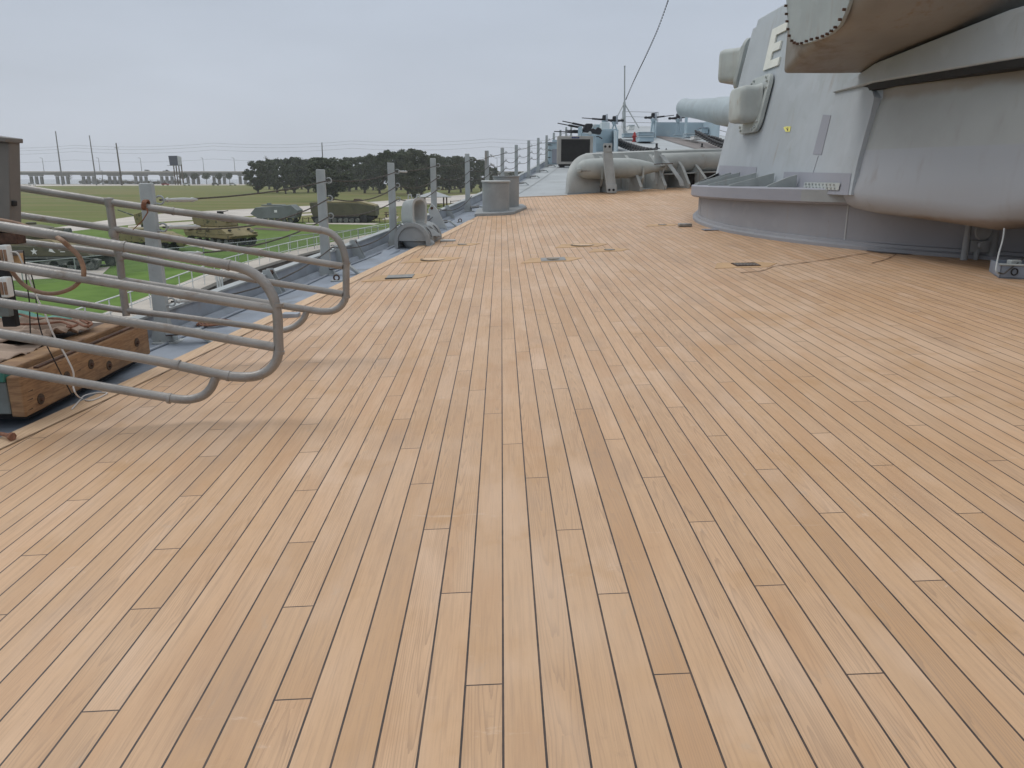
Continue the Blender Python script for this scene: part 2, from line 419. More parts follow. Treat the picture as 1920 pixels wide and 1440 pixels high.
def leafmat(name, a, b, c):
    t = NT(name); co = t.coord(); oi = t.n('ShaderNodeObjectInfo')
    n = t.noise(co, .9, 4, .6); n2 = t.noise(co, 7, 2)
    col = t.mix(t.ramp(n, .35, .68), c4(a), c4(b))
    col = t.mix(t.math('MULTIPLY', t.ramp(n2, .5, .75), .6), col, c4(c))
    col = t.mix(t.math('MULTIPLY', oi.outputs['Random'], .35), col, (.085, .08, .05, 1))
    t.l(col, t.b.inputs['Base Color']); t.b.inputs['Roughness'].default_value = .75; t.b.inputs['Specular IOR Level'].default_value = .15
    return t.m
M['leaf'] = leafmat('oak_leaves', (.055, .072, .045), (.10, .12, .072), (.14, .155, .10))
M['leaf2'] = leafmat('palm_leaves', (.04, .05, .03), (.06, .075, .04), (.09, .095, .055))
M['scrub'] = leafmat('dry_scrub', (.15, .13, .105), (.2, .175, .14), (.12, .12, .08))
def meshmat():
    t = NT('chain_link_mesh'); t.b.inputs['Base Color'].default_value = (.16, .18, .18, 1)
    tr = t.n('ShaderNodeBsdfTransparent'); mx = t.n('ShaderNodeMixShader'); mx.inputs[0].default_value = .8
    out = t.t.nodes['Material Output']
    t.l(t.b.outputs[0], mx.inputs[1]); t.l(tr.outputs[0], mx.inputs[2]); t.l(mx.outputs[0], out.inputs['Surface'])
    return t.m
M['link'] = meshmat()
# ================================================================== DECK
def XE(Y): return -3.63 + .168 * Y               # edge of the wood
def XP(Y): return -4.2 + .168 * Y                # line of stanchions
def XS(Y): return 23.5 if Y < 28 else 23.5 - .155 * (Y - 28)
CX = 10.15
def YB(X):
    x = min(X, 2 * CX - X)
    if x <= 1.9: return 23.45
    return 23.45 + (x - 1.9) * .53
def frange(a, b, n): return [a + (b - a) * i / n for i in range(n + 1)]

us = frange(0, 1, 60); vs = frange(0, 1, 60)
def wood_pt(u, v):
    X0 = XE(-4); X = X0 + (23.0 - X0) * u
    # strips of constant X : run from edge curve / aft end to the wood's forward end
    yb = YB(X); ya = -4
    ye = (X + 3.63) / .168                       # y at which the port edge reaches this X
    yb = min(yb, ye) if X < .32 else yb
    Y = ya + (yb - ya) * v
    return Vector((X, Y, D(X, Y)))
m = MB(); m.grid(wood_pt, us + [], vs)
# finer columns on the port side
m = MB(); m.grid(wood_pt, frange(0, .2, 60)[:-1] + frange(.2, 1, 70), frange(0, 1, 70))
struct(m.build('deck', M['wood']))
# margin plank following the deck edge, and a king plank across the forward end
m = MB(); m.grid(lambda u, v: Vector((XE(v) - .01 + u * .17, v, D(XE(v) + u * .17, v) + .004)), [0, .5, 1], frange(-4, 17.4, 60))
m.grid(lambda u, v: Vector((v, 23.38 - .15 * (1 - u), D(v, 23.3) + .005)), [0, 1], frange(.35, 1.9, 8))
struct(m.build('deck_margin', M['margin']))
m = MB(); m.grid(lambda u, v: Vector((XE(v) + .157 + u * .0035, v, D(XE(v) + .16, v) + .0075)), [0, 1], frange(-4, 17.4, 60))
struct(m.build('deck_seam', M['stain']))
# steel waterway beside the wood
def GW(Y): return XP(Y) - .16
m = MB(); m.grid(lambda u, v: Vector((GW(v) + (XE(v) - GW(v)) * u, v, D(XE(v), v) - .035 - .03 * (1 - u))), [0, .33, .66, 1], frange(-4, 23.45, 60))
m.grid(lambda u, v: Vector((XE(v), v, D(XE(v), v) - .035 + .036 * u)), [0, 1], frange(-4, 23.45, 40))
struct(m.build('steel_deck', M['deckgrey']))
# forward steel deck
def fwd_pt(u, v):
    X0 = GW(23.45 + (72 - 23.45) * v)
    Yv = 23.45 + (72 - 23.45) * v
    X1 = XS(Yv)
    X = X0 + (X1 - X0) * u
    Y = YB(X) + (72 - YB(X)) * v
    return Vector((X, Y, D(X, Y) + .003))
m = MB(); m.grid(fwd_pt, frange(0, 1, 70), frange(0, 1, 60))
struct(m.build('forward_deck', M['deckbow']))
m = MB(); m.grid(lambda u, v: Vector((v, 26.2 + u * .03, D(v, 26.2) + .012)), [0, 1], frange(GW(26.2), 2.2, 10))
m.grid(lambda u, v: Vector((GW(v) + .75 + u * .035, v, D(GW(v) + .75, v) + .013)), [0, 1], frange(23.6, 60, 40))
struct(m.build('deck_weld', M['grey']))
# brown non-skid walkway sheets on the bow
def sheet(pix, name, mt, dz=.01, sub=1):
    pts = [onD(*p) for p in pix]
    m = MB(); bm = bmesh.new()
    vv = [bm.verts.new((p.x, p.y, 0)) for p in pts]; f = bm.faces.new(vv)
    bmesh.ops.triangulate(bm, faces=[f])
    for _ in range(4): bmesh.ops.subdivide_edges(bm, edges=bm.edges, cuts=1, use_grid_fill=True)
    bm.verts.ensure_lookup_table(); bm.verts.index_update()
    m.add([(v.co.x, v.co.y, D(v.co.x, v.co.y) + dz) for v in bm.verts], [[v.index for v in f.verts] for f in bm.faces])
    bm.free(); return m.build(name, mt)
struct(sheet([(1222, 254), (1232, 254), (1330, 268), (1362, 270), (1368, 284), (1320, 284)], 'deck_walkway', M['nonskid'], .03))

# hull side below the deck edge, and the low gunwale upstand
m = MB()
yy = frange(-4, 72, 60)
m.grid(lambda u, v: Vector((GW(v) - .03 + .9 * u * (1 - v / 90), v, D(GW(v), v) - .02 - u * (D(GW(v), v) + 7.2))), [0, .5, 1], yy)
m.grid(lambda u, v: Vector((XS(v) + .02, v, D(XS(v), v) - u * (D(XS(v), v) + 7))), [0, 1], yy)
m.grid(lambda u, v: Vector((GW(72) + (XS(72) - GW(72)) * u, 72, D(GW(72) + (XS(72) - GW(72)) * u, 72) * (1 - v) - 7 * v)), frange(0, 1, 8), [0, 1])
m.grid(lambda u, v: Vector((GW(-4) + (XS(-4) - GW(-4)) * u, -4, D(GW(-4) + (XS(-4) - GW(-4)) * u, -4) * (1 - v) - 7 * v)), frange(0, 1, 8), [0, 1])
o = m.build('hull_side', M['gunwale']); struct(o)
g = thing('gunwale', (GW(10), 10, D(GW(10), 10)), 'low blue-grey steel upstand running along the port edge of the deck', 'gunwale')
m = MB()
rings = []
for Y in frange(-3, 68, 70):
    x = GW(Y); z = D(x, Y)
    rings.append([(x - .05, Y, z - .1), (x + .02, Y, z - .1), (x - .02, Y, z + .2), (x - .09, Y, z + .2)])
m.loft(rings); m.build('plate', M['gunwale'], g, bevel=.008)
m = MB(); rings = []
for Y in frange(-3, 68, 70):
    x = GW(Y) - .055; z = D(x, Y) + .195
    rings.append([(x - .055, Y, z), (x + .06, Y, z), (x + .06, Y, z + .022), (x - .055, Y, z + .022)])
m.loft(rings); m.build('capping', M['post'], g)
m = MB(); rings = []
for Y in frange(-3, 40, 60):
    x = GW(Y) + .1; z = D(x, Y) - .05
    rings.append([(x - .03, Y, z), (x + .03, Y, z), (x - .02, Y, z + .07), (x - .07, Y, z + .07)])
m.loft(rings); m.build('gutter_bar', M['gunwale'], g)

# ================================================================== LIFELINE RAILING
PY = [6.92, 10.73, 13.8, 16.65, 20.0, 22.6, 25.2, 28.1, 31.3, 34.3, 37.4, 40.6, 44, 47.5, 51]
rail = thing('ship_railing', (XP(10), 10, D(XP(10), 10)), 'grey steel stanchions strung with sagging dark wires along the deck edge', 'railing')
HP = 1.40
frac = (1.26, 1.03, .80, .38)
def stanchion(Y, par, hooks=True, h=HP):
    x = XP(Y); z = D(x, Y) - .04; w = .062; d = .035
    m = MB()
    rings = []
    for (zz, ww, dd) in ((0, w * 1.75, d * 1.9), (.05, w * 1.6, d * 1.7), (.2, w, d), (h - .01, w * .9, d * .9), (h, w * .8, d * .8)):
        rings.append([(x - ww, Y - dd, z + zz), (x + ww, Y - dd, z + zz), (x + ww, Y + dd, z + zz), (x - ww, Y + dd, z + zz)])
    m.loft(rings)
    m.box((x, Y, z + .012), (.3, .2, .03))
    s = m.build('stanchion', M['post'], par, bevel=.006)
    s['_w'] = (0, 0, 0)
    s['_w'] = (0, 0, 0)
    if hooks and Y < 40:
        for fh in frac[:3] if Y > 18 else frac:
            mm = MB(); c = Vector((x + w + .045, Y - .02, z + fh))
            mm.tube([c + Vector((-.05, 0, -.03))] + [c + Vector((.035 * math.cos(a), 0, .035 * math.sin(a))) for a in frange(-2.2, 2.4, 8)], .009, 6)
            mm.build('hook', M['post'], s)
    return s
for Y in PY: stanchion(Y, rail, True, HP if Y < 30 else 1.45)
for wi, fh in enumerate(frac):
    pts = []
    for i in range(len(PY) - 1):
        a, b = PY[i], PY[i + 1]
        if wi == 3 and a > 17: break
        pa = Vector((XP(a) + .1, a, D(XP(a), a) - .04 + fh)); pb = Vector((XP(b) + .1, b, D(XP(b), b) - .04 + fh))
        sg = [.05, .13, .11, .16][wi] + .02 * math.sin(i * 2.3 + wi)
        for t in frange(0, 1, 10)[:-1]:
            p = pa.lerp(pb, t); p.z -= sg * 4 * t * (1 - t); pts.append(p)
    pts.append(pb)
    MB().tube(pts, .0085, 6).build('wire', M['rope'], rail)
# turnbuckles clamped on the wires
for (pi, wi, sd) in ((0, 0, 1), (0, 1, 1), (0, 2, 1), (0, 3, 1), (2, 0, 1), (5, 0, 1), (5, 1, 1)):
    a = PY[pi]; b = PY[pi + 1]; fh = frac[wi]
    pa = Vector((XP(a) + .12, a, D(XP(a), a) - .04 + fh)); pb = Vector((XP(b) + .1, b, D(XP(b), b) - .04 + fh))
    dd = (pb - pa).normalized(); dd.z -= .06 + .03 * wi
    q = [pa + dd * t for t in (.04, .08, .1, .2, .34, .44, .47, .56)]
    MB().tube(q, [.012, .022, .014, .017, .02, .016, .023, .008], 8).build('turnbuckle', M['paleg'], rail)

# foot brackets (folding hinges) beside the stanchions
br = None
for i, Y in enumerate(PY[:11]):
    x = XP(Y) + .12; z = D(x, Y) - .045
    nm = ['beside the timber platform', 'below the loops of the pipe rails', 'beside the hooded ventilator', 'just beyond the hooded ventilator', 'left of the two oval vents', 'behind the two oval vents'] 
    lab = 'bent steel stanchion bracket %s' % nm[i] if i < len(nm) else ['first', 'second', 'third', 'fourth', 'fifth', 'sixth'][i - len(nm)] + ' small steel bracket along the rail beyond the oval vents'
    t = thing('deck_bracket', (x, Y, z), lab, 'bracket', 'brackets at the feet of the stanchions')
    m = MB()
    m.prism([(x - .05, Y - .14, z + .13), (x + .22, Y - .14, z + .15), (x + .40, Y - .14, z), (x + .36, Y - .14, z), (x + .19, Y - .14, z + .12), (x - .05, Y - .14, z + .1)], (0, 0, 0), (0, .11, 0))
    m.build('arm', M['post'], t, bevel=.006)
    MB().tube([(x - .06, Y - .09, z + .11), (x + .16, Y - .09, z + .13)], .028, 10).build('pin', M['rust'], t)
    MB().box((x + .37, Y - .085, z + .015), (.1, .16, .03)).build('foot', M['gunwale'], t, bevel=.004)
# bulwark gusset pairs
for i, Y in enumerate((9.3, 11.55, 12.2, 15.1, 18.4)):
    x = GW(Y); z = D(x, Y)
    lab = ['steel gusset pair on the upstand behind the far pipe loop', 'steel gusset pair with green inner face near the third stanchion', 'short steel gusset pair just left of the hooded ventilator foot', 'steel gusset pair on the upstand between ventilator and next stanchion', 'steel gusset pair on the upstand left of the oval vents'][i]
    t = thing('gusset_bracket', (x, Y, z), lab, 'bracket', 'gussets stiffening the gunwale')
    for s in (0, .16):
        MB().prism([(x - .04, Y + s, z + .26), (x + .04, Y + s, z + .27), (x + .2, Y + s, z - .06), (x - .02, Y + s, z - .06)], (0, 0, 0), (0, .02, 0)).build('gusset', M['post'], t, bevel=.003)
    MB().tube([(x + .02, Y + .02, z + .22), (x + .02, Y + .16, z + .22)], .03, 8).build('roller', M['rust'] if i != 1 else M['teal'], t)
# low fairing lumps / chafing plates in the waterway
for i, Y in enumerate((12.4, 15.7)):
    x = XP(Y) + .1; z = D(x, Y) - .055
    t = MB(); rings = []
    for k, (yy_, w_, h_) in enumerate(((0, .02, .01), (.12, .13, .05), (.45, .2, .085), (.8, .17, .07), (1.1, .03, .012))):
        c0 = x + .16 + yy_ * .1
        rings.append([(c0 - w_, Y + yy_, z), (c0 + w_, Y + yy_, z), (c0 + w_ * .55, Y + yy_, z + h_), (c0 - w_ * .55, Y + yy_, z + h_)])
    t.loft(rings)
    o = t.build('chafing_plate', M['deckgrey'], bevel=.01)
    tag(o, ['smooth raised steel pad in the waterway left of the hooded ventilator', 'smooth raised steel pad in the waterway between ventilator and oval vents'][i], 'deck pad')
# perforated bulwark strip
t = thing('ribbed_scupper', (GW(15.2), 15.2, D(GW(15.2), 15.2)), 'short ribbed scupper grating against the upstand beyond the ventilator', 'scupper')
m = MB()
for k in range(9):
    Y = 14.9 + k * .14; x = GW(Y) + .12; z = D(x, Y) - .05
    m.prism([(x, Y, z), (x + .015, Y, z), (x - .05, Y + .08, z + .15), (x - .065, Y + .08, z + .15)], (0, 0, 0), (0, .03, 0))
    m.prism([(x, Y + .1, z), (x + .015, Y + .1, z), (x - .05, Y, z + .15), (x - .065, Y, z + .15)], (0, 0, 0), (0, .03, 0))
m.build('grating', M['post'], t)
# wire terminal pedestal by fourth stanchion
t = thing('cable_pedestal', (XP(17.2) - .05, 17.2, D(XP(17.2), 17.2)), 'narrow steel padeye plate standing at the deck edge left of the fifth stanchion', 'padeye')
x = XP(17.0) + .0; Y = 16.1; z = D(x, Y)
MB().prism([(x - .02, Y, z - .05), (x + .26, Y, z - .05), (x + .06, Y, z + .36), (x - .06, Y, z + .5), (x - .14, Y, z + .36)], (0, 0, 0), (0, .06, 0)).build('plate', M['paleg'], t, bevel=.01)
MB().cyl((x - .06, Y - .01, z + .4), (x - .06, Y + .07, z + .4), .03, n=12).build('eye', M['rust'], t)

# ================================================================== HOODED VENTILATOR by the rail
def ventilator():
    O = Vector((-1.50, 13.25, D(-1.5, 13.25) - .03))
    t = thing('hooded_ventilator', O, 'grey cast ventilator with open hooded mouth, D-shaped end and three oval slots', 'ventilator')
    ax = Vector((.15, .99, 0)).normalized(); rt = Vector((.99, -.15, 0)); up = Vector((0, 0, 1))
    r = .27; Lb = 1.05; hgt = .12
    def body(t_, off=0):
        p = O + ax * t_
        pts = [p - rt * (r + off)]
        for a in frange(PI, 0, 18): pts.append(p + up * hgt + (rt * math.cos(a) + up * math.sin(a)) * (r + off))
        pts.append(p + rt * (r + off))
        return pts
    m = MB(); m.loft([body(0, .0), body(.04, .0), body(Lb, .0)], cap=False, closed=False)
    m.loft([body(0, -.03), body(Lb, -.03)], cap=False, closed=False)
    m.build('casing', M['grey'], t)
    m = MB(); m.loft([body(-.02, .03), body(.05, .03)], cap=False, closed=False); m.loft([body(-.02, -.03), body(.05, -.03)], cap=False, closed=False)
    m.loft([body(-.02, .03), body(-.02, -.03)], cap=False, closed=False); m.loft([body(.05, .03), body(.05, -.03)], cap=False, closed=False)
    m.build('rim', M['grey'], t)
    # D end plate upper half, with open dark lower part and canvas bundle inside
    b = [p for p in body(.012, -.02)]
    zc = O.z + .12
    poly = [p for p in b if p.z > zc - .001]
    MB().prism(poly, (0, 0, 0), ax * .02).build('end_plate', M['grey'], t)
    m = MB(); m.lathe([(.0, -.34), (.1, -.3), (.16, -.1), (.17, .1), (.09, .28), (0, .34)], O + ax * .22 + up * .1 + rt * .02, 14, axis=Matrix((ax, rt, up)).transposed() @ Matrix.Rotation(R(70), 3, 'X'))
    for i, v in enumerate(m.v):
        p = Vector(v); q = mnoise.noise_vector(p * 9) * .035; m.v[i] = tuple(p + q)
    m.build('canvas_bundle', M['grey'], t)
    # foot flange
    MB().prism([O + rt * r, O + rt * (r + .05), O + rt * (r + .05) + ax * Lb, O + rt * r + ax * Lb], (0, 0, 0), (0, 0, .05)).build('foot_flange', M['grey'], t, bevel=.006)
    # slots
    for k in range(3):
        yy_ = .26 + k * .27; a = R(30)
        nrm = rt * math.cos(a) + up * math.sin(a); tg = -rt * math.sin(a) + up * math.cos(a)
        c = O + ax * yy_ + up * hgt + nrm * (r + .004)
        pl = [c + ax * (.052 * math.cos(q)) + tg * (.1 * math.sin(q)) - nrm * (.10 * math.sin(q)) ** 2 / (2 * r) * 1 for q in frange(0, 2 * PI, 20)[:-1]]
        MB().prism(pl, -nrm * .01, nrm * .002).build('slot', M['dark'], t)
        pl2 = [c + ax * (.064 * math.cos(q)) + tg * (.112 * math.sin(q)) - nrm * ((.11 * math.sin(q)) ** 2 / (2 * r) + .001) for q in frange(0, 2 * PI, 20)]
        MB().tube(pl2, .009, 6, cap=False).build('slot_lip', M['grey'], t)
    # hood: rounded-rect throat rising from the casing, mouth toward the deck
    def rr(c, ex, ey, w, h, rad, n=5):
        pts = []
        for (sx_, sy_, a0) in ((1, 1, 0), (-1, 1, PI / 2), (-1, -1, PI), (1, -1, 1.5 * PI)):
            for q in frange(a0, a0 + PI / 2, n): pts.append(c + ex * (sx_ * (w - rad) + rad * math.cos(q)) + ey * (sy_ * (h - rad) + rad * math.sin(q)))
        return pts
    mo = (rt * .9 - ax * .44).normalized(); me_ = up.cross(mo).normalized()
    cen = O + ax * .40 + up * .575 + rt * .0
    rings = [rr(cen - mo * .26 - up * .06, me_, up, .12, .16, .10), rr(cen - mo * .20 - up * .02, me_, up, .165, .215, .13), rr(cen - mo * .05, me_, up, .16, .215, .12), rr(cen + mo * .02, me_, up, .168, .225, .12), rr(cen + mo * .045, me_, up, .19, .245, .13), rr(cen + mo * .06, me_, up, .19, .245, .13), rr(cen + mo * .058, me_, up, .145, .20, .11), rr(cen - mo * .1, me_, up, .12, .16, .07), rr(cen - mo * .19, me_, up, .06, .09, .04)]
    m = MB(); m.loft(rings); m.build('hood', M['paleg'], t, smooth=50)
    m = MB(); m.loft([rr(cen - mo * .08 - up * .17, me_, mo, .165, .13, .08), rr(cen - mo * .05 - up * .25, me_, mo, .19, .17, .08), rr(cen + mo * .0 - up * .31 + ax * .05, me_, mo, .24, .22, .1), rr(cen + mo * .03 - up * .40 + ax * .1, me_, mo, .30, .27, .1)]); m.build('neck', M['grey'], t, smooth=50)
    for (a_, b_) in ((.1, .02), (-.12, .0)):
        c = cen - mo * .05 + me_ * a_ + up * .24
        MB().tube([c + Vector((-.03, 0, -.02)), c + Vector((-.02, 0, .05)), c + Vector((.02, 0, .05)), c + Vector((.03, 0, -.02))], .014, 8).build('lifting_eye', M['paleg'], t)
    MB().tube([cen - me_ * .22 - up * .28 + mo * .03 + Vector((.05 * math.cos(a), -.02, .05 * math.sin(a))) for a in frange(0, 2 * PI, 10)], .013, 6, cap=False).build('shackle', M['rust'], t)
ventilator()

# ================================================================== OVAL VENTS
def oval_vents():
    c1 = Vector((-.13, 18.75)); c2 = Vector((.12, 19.75))
    z = D(0, 19)
    t = thing('oval_vent', (c1.x, c1.y, z), 'grey round vent trunk with pale overhanging lid, nearer of the pair', 'vent', 'vent trunks on the shared steel pad')
    MB().lathe([(.315, z + .0), (.315, 1.26)], (c1.x, c1.y, 0), 40, sy_=1.1).build('trunk', M['grey'], t, loc=(c1.x, c1.y, z))
    MB().lathe([(.3, 1.245), (.34, 1.25), (.345, 1.275), (.33, 1.29)], (c1.x, c1.y, 0), 40, sy_=1.1).build('lid', M['paleg'], t)
    t = thing('oval_vent', (c2.x, c2.y, z), 'grey vent trunk with flat lid at eye level, farther of the pair', 'vent', 'vent trunks on the shared steel pad')
    MB().lathe([(.315, z), (.315, 1.38)], (c2.x, c2.y, 0), 40, sy_=1.1).build('trunk', M['grey'], t)
    MB().lathe([(.3, 1.365), (.335, 1.37), (.335, 1.392), (.33, 1.395)], (c2.x, c2.y, 0), 40, sy_=1.1).build('lid', M['grey'], t)
    m = MB(); P = [(-.62, 18.3), (.05, 18.2), (.28, 18.35), (.62, 19.6), (.55, 20.3), (-.3, 20.4), (-.6, 19.4)]
    m.loft([[(x, y, D(x, y) - .03) for x, y in P], [(x, y, D(x, y) + .07) for x, y in P]])
    o = m.build('vent_pad', M['grey'], bevel=.02); tag(o, 'low chamfered steel pad under the two oval vents', 'pad')
oval_vents()

# ================================================================== FLUSH DECK FITTINGS
labs = {}
FIT = [((750, 520), 'r', 'square flush deck plate with tan patch, nearest of those by the port edge'),
       ((812, 487), 'c', 'flush deck socket with raised dark ring and tan patch by the port edge'),
       ((867, 459), 'o', 'small round flush deck socket with tan patch, farthest by the port edge'),
       ((1037, 487), 's', 'flush deck fitting with metal square and disc, amid the planking'),
       ((1092, 460), 'c', 'oval flush deck ring with pale cover in mid deck'),
       ((1143, 469), 'o', 'small flush deck plug in a tan patch right of the oval ring'),
       ((1242, 422), 'o', 'tiny flush deck plug far off, left of the turret base'),
       ((1398, 497), 'g', 'dark square grating in a tan patch near the turret')]
for (px, kind, lab) in FIT:
    p = onD(*px); t = thing('deck_fitting', p, lab, 'deck fitting', 'flush fittings let into the planks')
    w = .36 if kind != 'o' else .26
    if px[0] > 1200 and kind == 'o': w = .28
    m = MB()
    P = [(-w * 1.25, -w * .62), (w * .6, -w * .62), (w * 1.15, w * .15), (w * .55, w * .62), (-w * .85, w * .62), (-w * 1.0, w * .1)]
    m.loft([[(p.x + a, p.y + b, D(p.x + a, p.y + b) - .01) for a, b in P], [(p.x + a, p.y + b, D(p.x + a, p.y + b) + .005) for a, b in P]])
    m.build('patch', M['epoxy'], t)
    zz = p.z
    if kind in 'rsg':
        s_ = .17 if kind != 'g' else .15
        m = MB(); P = [(-s_, -s_ * .9), (s_, -s_ * .9), (s_, s_ * .9), (-s_, s_ * .9)]
        m.loft([[(p.x + a, p.y + b, D(p.x + a, p.y + b)) for a, b in P], [(p.x + a, p.y + b, D(p.x + a, p.y + b) + .012) for a, b in P]])
        m.build('plate', M['steelplate'] if kind != 'g' else M['rust'], t)
        if kind == 'g':
            m = MB()
            for q in frange(-.12, .12, 6): m.box((p.x + q, p.y, zz + .014), (.012, .24, .01))
            m.build('bar', M['steelplate'], t)
        if kind == 's':
            MB().lathe([(.09, zz), (.09, zz + .02), (.06, zz + .024), (.0, zz + .02)], (p.x, p.y, 0), 20, cap=False).build('disc', M['brass'], t)
        if kind == 'r':
            MB().tube([(p.x - s_, p.y - s_ * .9, zz + .008), (p.x + s_, p.y - s_ * .9, zz + .016)], .006, 6).build('frame', M['dark'], t)
    else:
        rr_ = .17 if kind == 'c' else .075
        prof = [(rr_ * 1.1, 0), (rr_ * 1.1, .012), (rr_, .014), (rr_ * .97, .006), (0, .006)]
        MB().lathe([(a, b + zz) for a, b in prof], (p.x, p.y, 0), 28, cap=False).build('ring', M['brass'], t)
        MB().lathe([(rr_ * .93, zz + .0062), (rr_ * .93, zz + .014), (0, zz + .014)], (p.x, p.y, 0), 24, cap=False).build('cover', M['steelplate'] if kind == 'o' else M['margin'], t)
for (px, lab) in (((840, 452.5), 'pale metal plate lying on the planks beside the ventilator'), ((546, 594), 'small steel block at the wood edge under the far pipe loop')):
    p = onD(*px); MBx = MB().box((p.x, p.y, p.z + .014), (.26, .14, .028) if px[0] > 700 else (.16, .12, .05)); o = MBx.build('metal_plate', M['paleg'] if px[0] > 700 else M['gunwale'], bevel=.005)
    tag(o, lab, 'plate')
p = onD(1284, 425); o = MB().box((p.x, p.y, p.z + .03), (.24, .16, .06)).build('deck_cleat', M['steelplate'], bevel=.015); tag(o, 'small dark steel block on the planks left of the turret base', 'block')
p = onD(1340, 431); o = MB().box((p.x, p.y, p.z + .006), (.42, .26, .012)).build('metal_plate', M['turretdark']); tag(o, 'thin grey plate on the planks at the foot of the barbette', 'plate')
# dark damp stain and hairline stains by the barbette
sheet([(1620, 464), (1640, 461), (1700, 466), (1740, 470), (1760, 474), (1700, 478), (1650, 475), (1625, 471)], 'damp_stain', M['stain'], .006)['kind'] = 'structure'
for P in ([(1388, 512), (1430, 508), (1452, 500), (1500, 494), (1560, 486), (1600, 479), (1638, 474)], [(1634, 494), (1655, 489), (1672, 482), (1680, 477), (1676, 474)], [(1362, 516), (1372, 518), (1378, 521)]):
    q = smooth_path([onD(*a) for a in P], 5)
    m = MB(); m.loft([[(a.x, a.y - .011 - .006 * math.sin(i * 1.7), D(a.x, a.y) + .007), (a.x, a.y + .011 + .006 * math.sin(i * 2.9), D(a.x, a.y) + .007)] for i, a in enumerate(q)], closed=False, cap=False)
    struct(m.build('stain_line', M['stainline']))

# ================================================================== BARBETTE AND TURRET
BC = Vector((10.15, 14.8)); BR = 6.3
bt = thing('barbette', (BC.x, BC.y, .5), 'thick round armoured steel base under the big gun turret', 'barbette')
m = MB(); n = 120
rings = []
for (dr, z) in ((0, None), (0, .99), (0, 1.02)):
    ring = []
    for k in range(n):
        a = 2 * PI * k / n; x = BC.x + (BR + dr) * math.cos(a); y = BC.y + (BR + dr) * math.sin(a)
        ring.append((x, y, (D(x, y) - .05) if z is None else z))
    rings.append(ring)
m.loft(rings); m.build('drum', M['barb'], bt)
m = MB(); rings = []
for (dr, dz) in ((.0, -.03), (.1, -.03), (.1, .045), (.045, .065), (.04, .10), (.0, .11)):
    rings.append([(BC.x + (BR + dr) * math.cos(2 * PI * k / n), BC.y + (BR + dr) * math.sin(2 * PI * k / n), D(BC.x + (BR + dr) * math.cos(2 * PI * k / n), BC.y + (BR + dr) * math.sin(2 * PI * k / n)) + dz) for k in range(n)])
m.loft(rings, cap=False); m.build('base_flange', M['barb'], bt)
m = MB()
for a in (R(173), R(214)):
    x = BC.x + (BR + .003) * math.cos(a); y = BC.y + (BR + .003) * math.sin(a)
    m.box((x, y, .72), (.006, .02, .55), Matrix.Rotation(a, 3, 'Z'))
m.build('weld_seam', M['weld'], bt)

tu = thing('gun_turret', (BC.x, BC.y, 1.0), 'huge grey armoured gun turret marked with a white letter E', 'gun turret')
# skirt ring
m = MB(); rings = []
for (r_, z) in ((BR - .3, 1.0), (BR + .13, 1.0), (BR + .16, 1.03), (BR + .16, 1.2), (BR + .14, 1.22), (BR - .3, 1.22)):
    rings.append([(BC.x + r_ * math.cos(2 * PI * k / n), BC.y + r_ * math.sin(2 * PI * k / n), z) for k in range(n)])
m.loft(rings + [rings[0]], cap=False); m.build('skirt_ring', M['turretdark'], tu)
LEAN = .19
A0 = Vector((4.60, 17.3)); A1 = Vector((4.74, 10.8)); B1 = Vector((5.5, 8.9)); B2 = Vector((6.0, 6.9)); F1 = Vector((6.4, 19.0))
ZT = 4.5
def mirror(p): return Vector((2 * CX - p.x, p.y))
plan = [F1, A0, A1, B1, B2, Vector((7.2, 5.6))]
def inset(p, d):
    c = Vector((CX, 12.5)); q = p.copy(); q.x += d * (1 if p.x < CX else -1); q.y += d * .35 * (1 if p.y < 12 else -1); return q
full = plan + [mirror(p) for p in reversed(plan)]
def ring_at(z, extra=0): return [Vector((inset(p, LEAN * (z - 1.25) + extra).x, inset(p, LEAN * (z - 1.25) + extra).y, z)) for p in full]
m = MB(); m.loft([ring_at(1.22), ring_at(ZT - .06), ring_at(ZT, .06)])
m.build('gunhouse', M['turret'], tu, bevel=.03)
# lower bustle skirt aft : rounded bottom
def bz(s):   # bottom height along the bustle: s along path 0..1..2
    return [.94, .91, .86, .80, .97, 1.12, 1.18, 1.2][s]
bp = [Vector((4.70, 10.95)), Vector((4.715, 10.42)), Vector((5.03, 9.55)), Vector((5.32, 8.75)), Vector((5.62, 8.0)), B2 + Vector((.1, -.3)), Vector((7.0, 5.5)), Vector((8.6, 5.0))]
rings = []
for i, p in enumerate(bp):
    zb = bz(i); nrm = [Vector((-.99, -.05)), Vector((-.985, -.17)), Vector((-.94, -.34))][min(i, 2)]
    pr = []
    for (o_, z) in ((-3.4, zb + .03), (-.5, zb + .01), (-.3, zb), (-.17, zb + .025), (-.07, zb + .08), (-.012, zb + .17), (.012, zb + .27), (.012 - LEAN * .1, 1.38), (-LEAN * .95, 2.2), (-.205, 2.38), (-.215, 2.50), (-.22, 2.565), (-3.4, 2.565)):
        if i < 2 and z > 1.3: o_ -= .045
        if i < 4 and z > 2.3: o_ -= .05
        pr.append(Vector((p.x + nrm.x * o_, p.y + nrm.y * o_, z)))
    rings.append(pr)
r0 = [v.copy() for v in rings[0]]
for v in r0[:7]: v.z = max(v.z, 1.0); 
for j, v in enumerate(r0): v.y += .10; v.x += .04 if j in (3, 4, 5, 6, 7, 8) else 0
m = MB(); m.loft([r0] + rings); m.build('bustle', M['bustle'], tu, smooth=45)
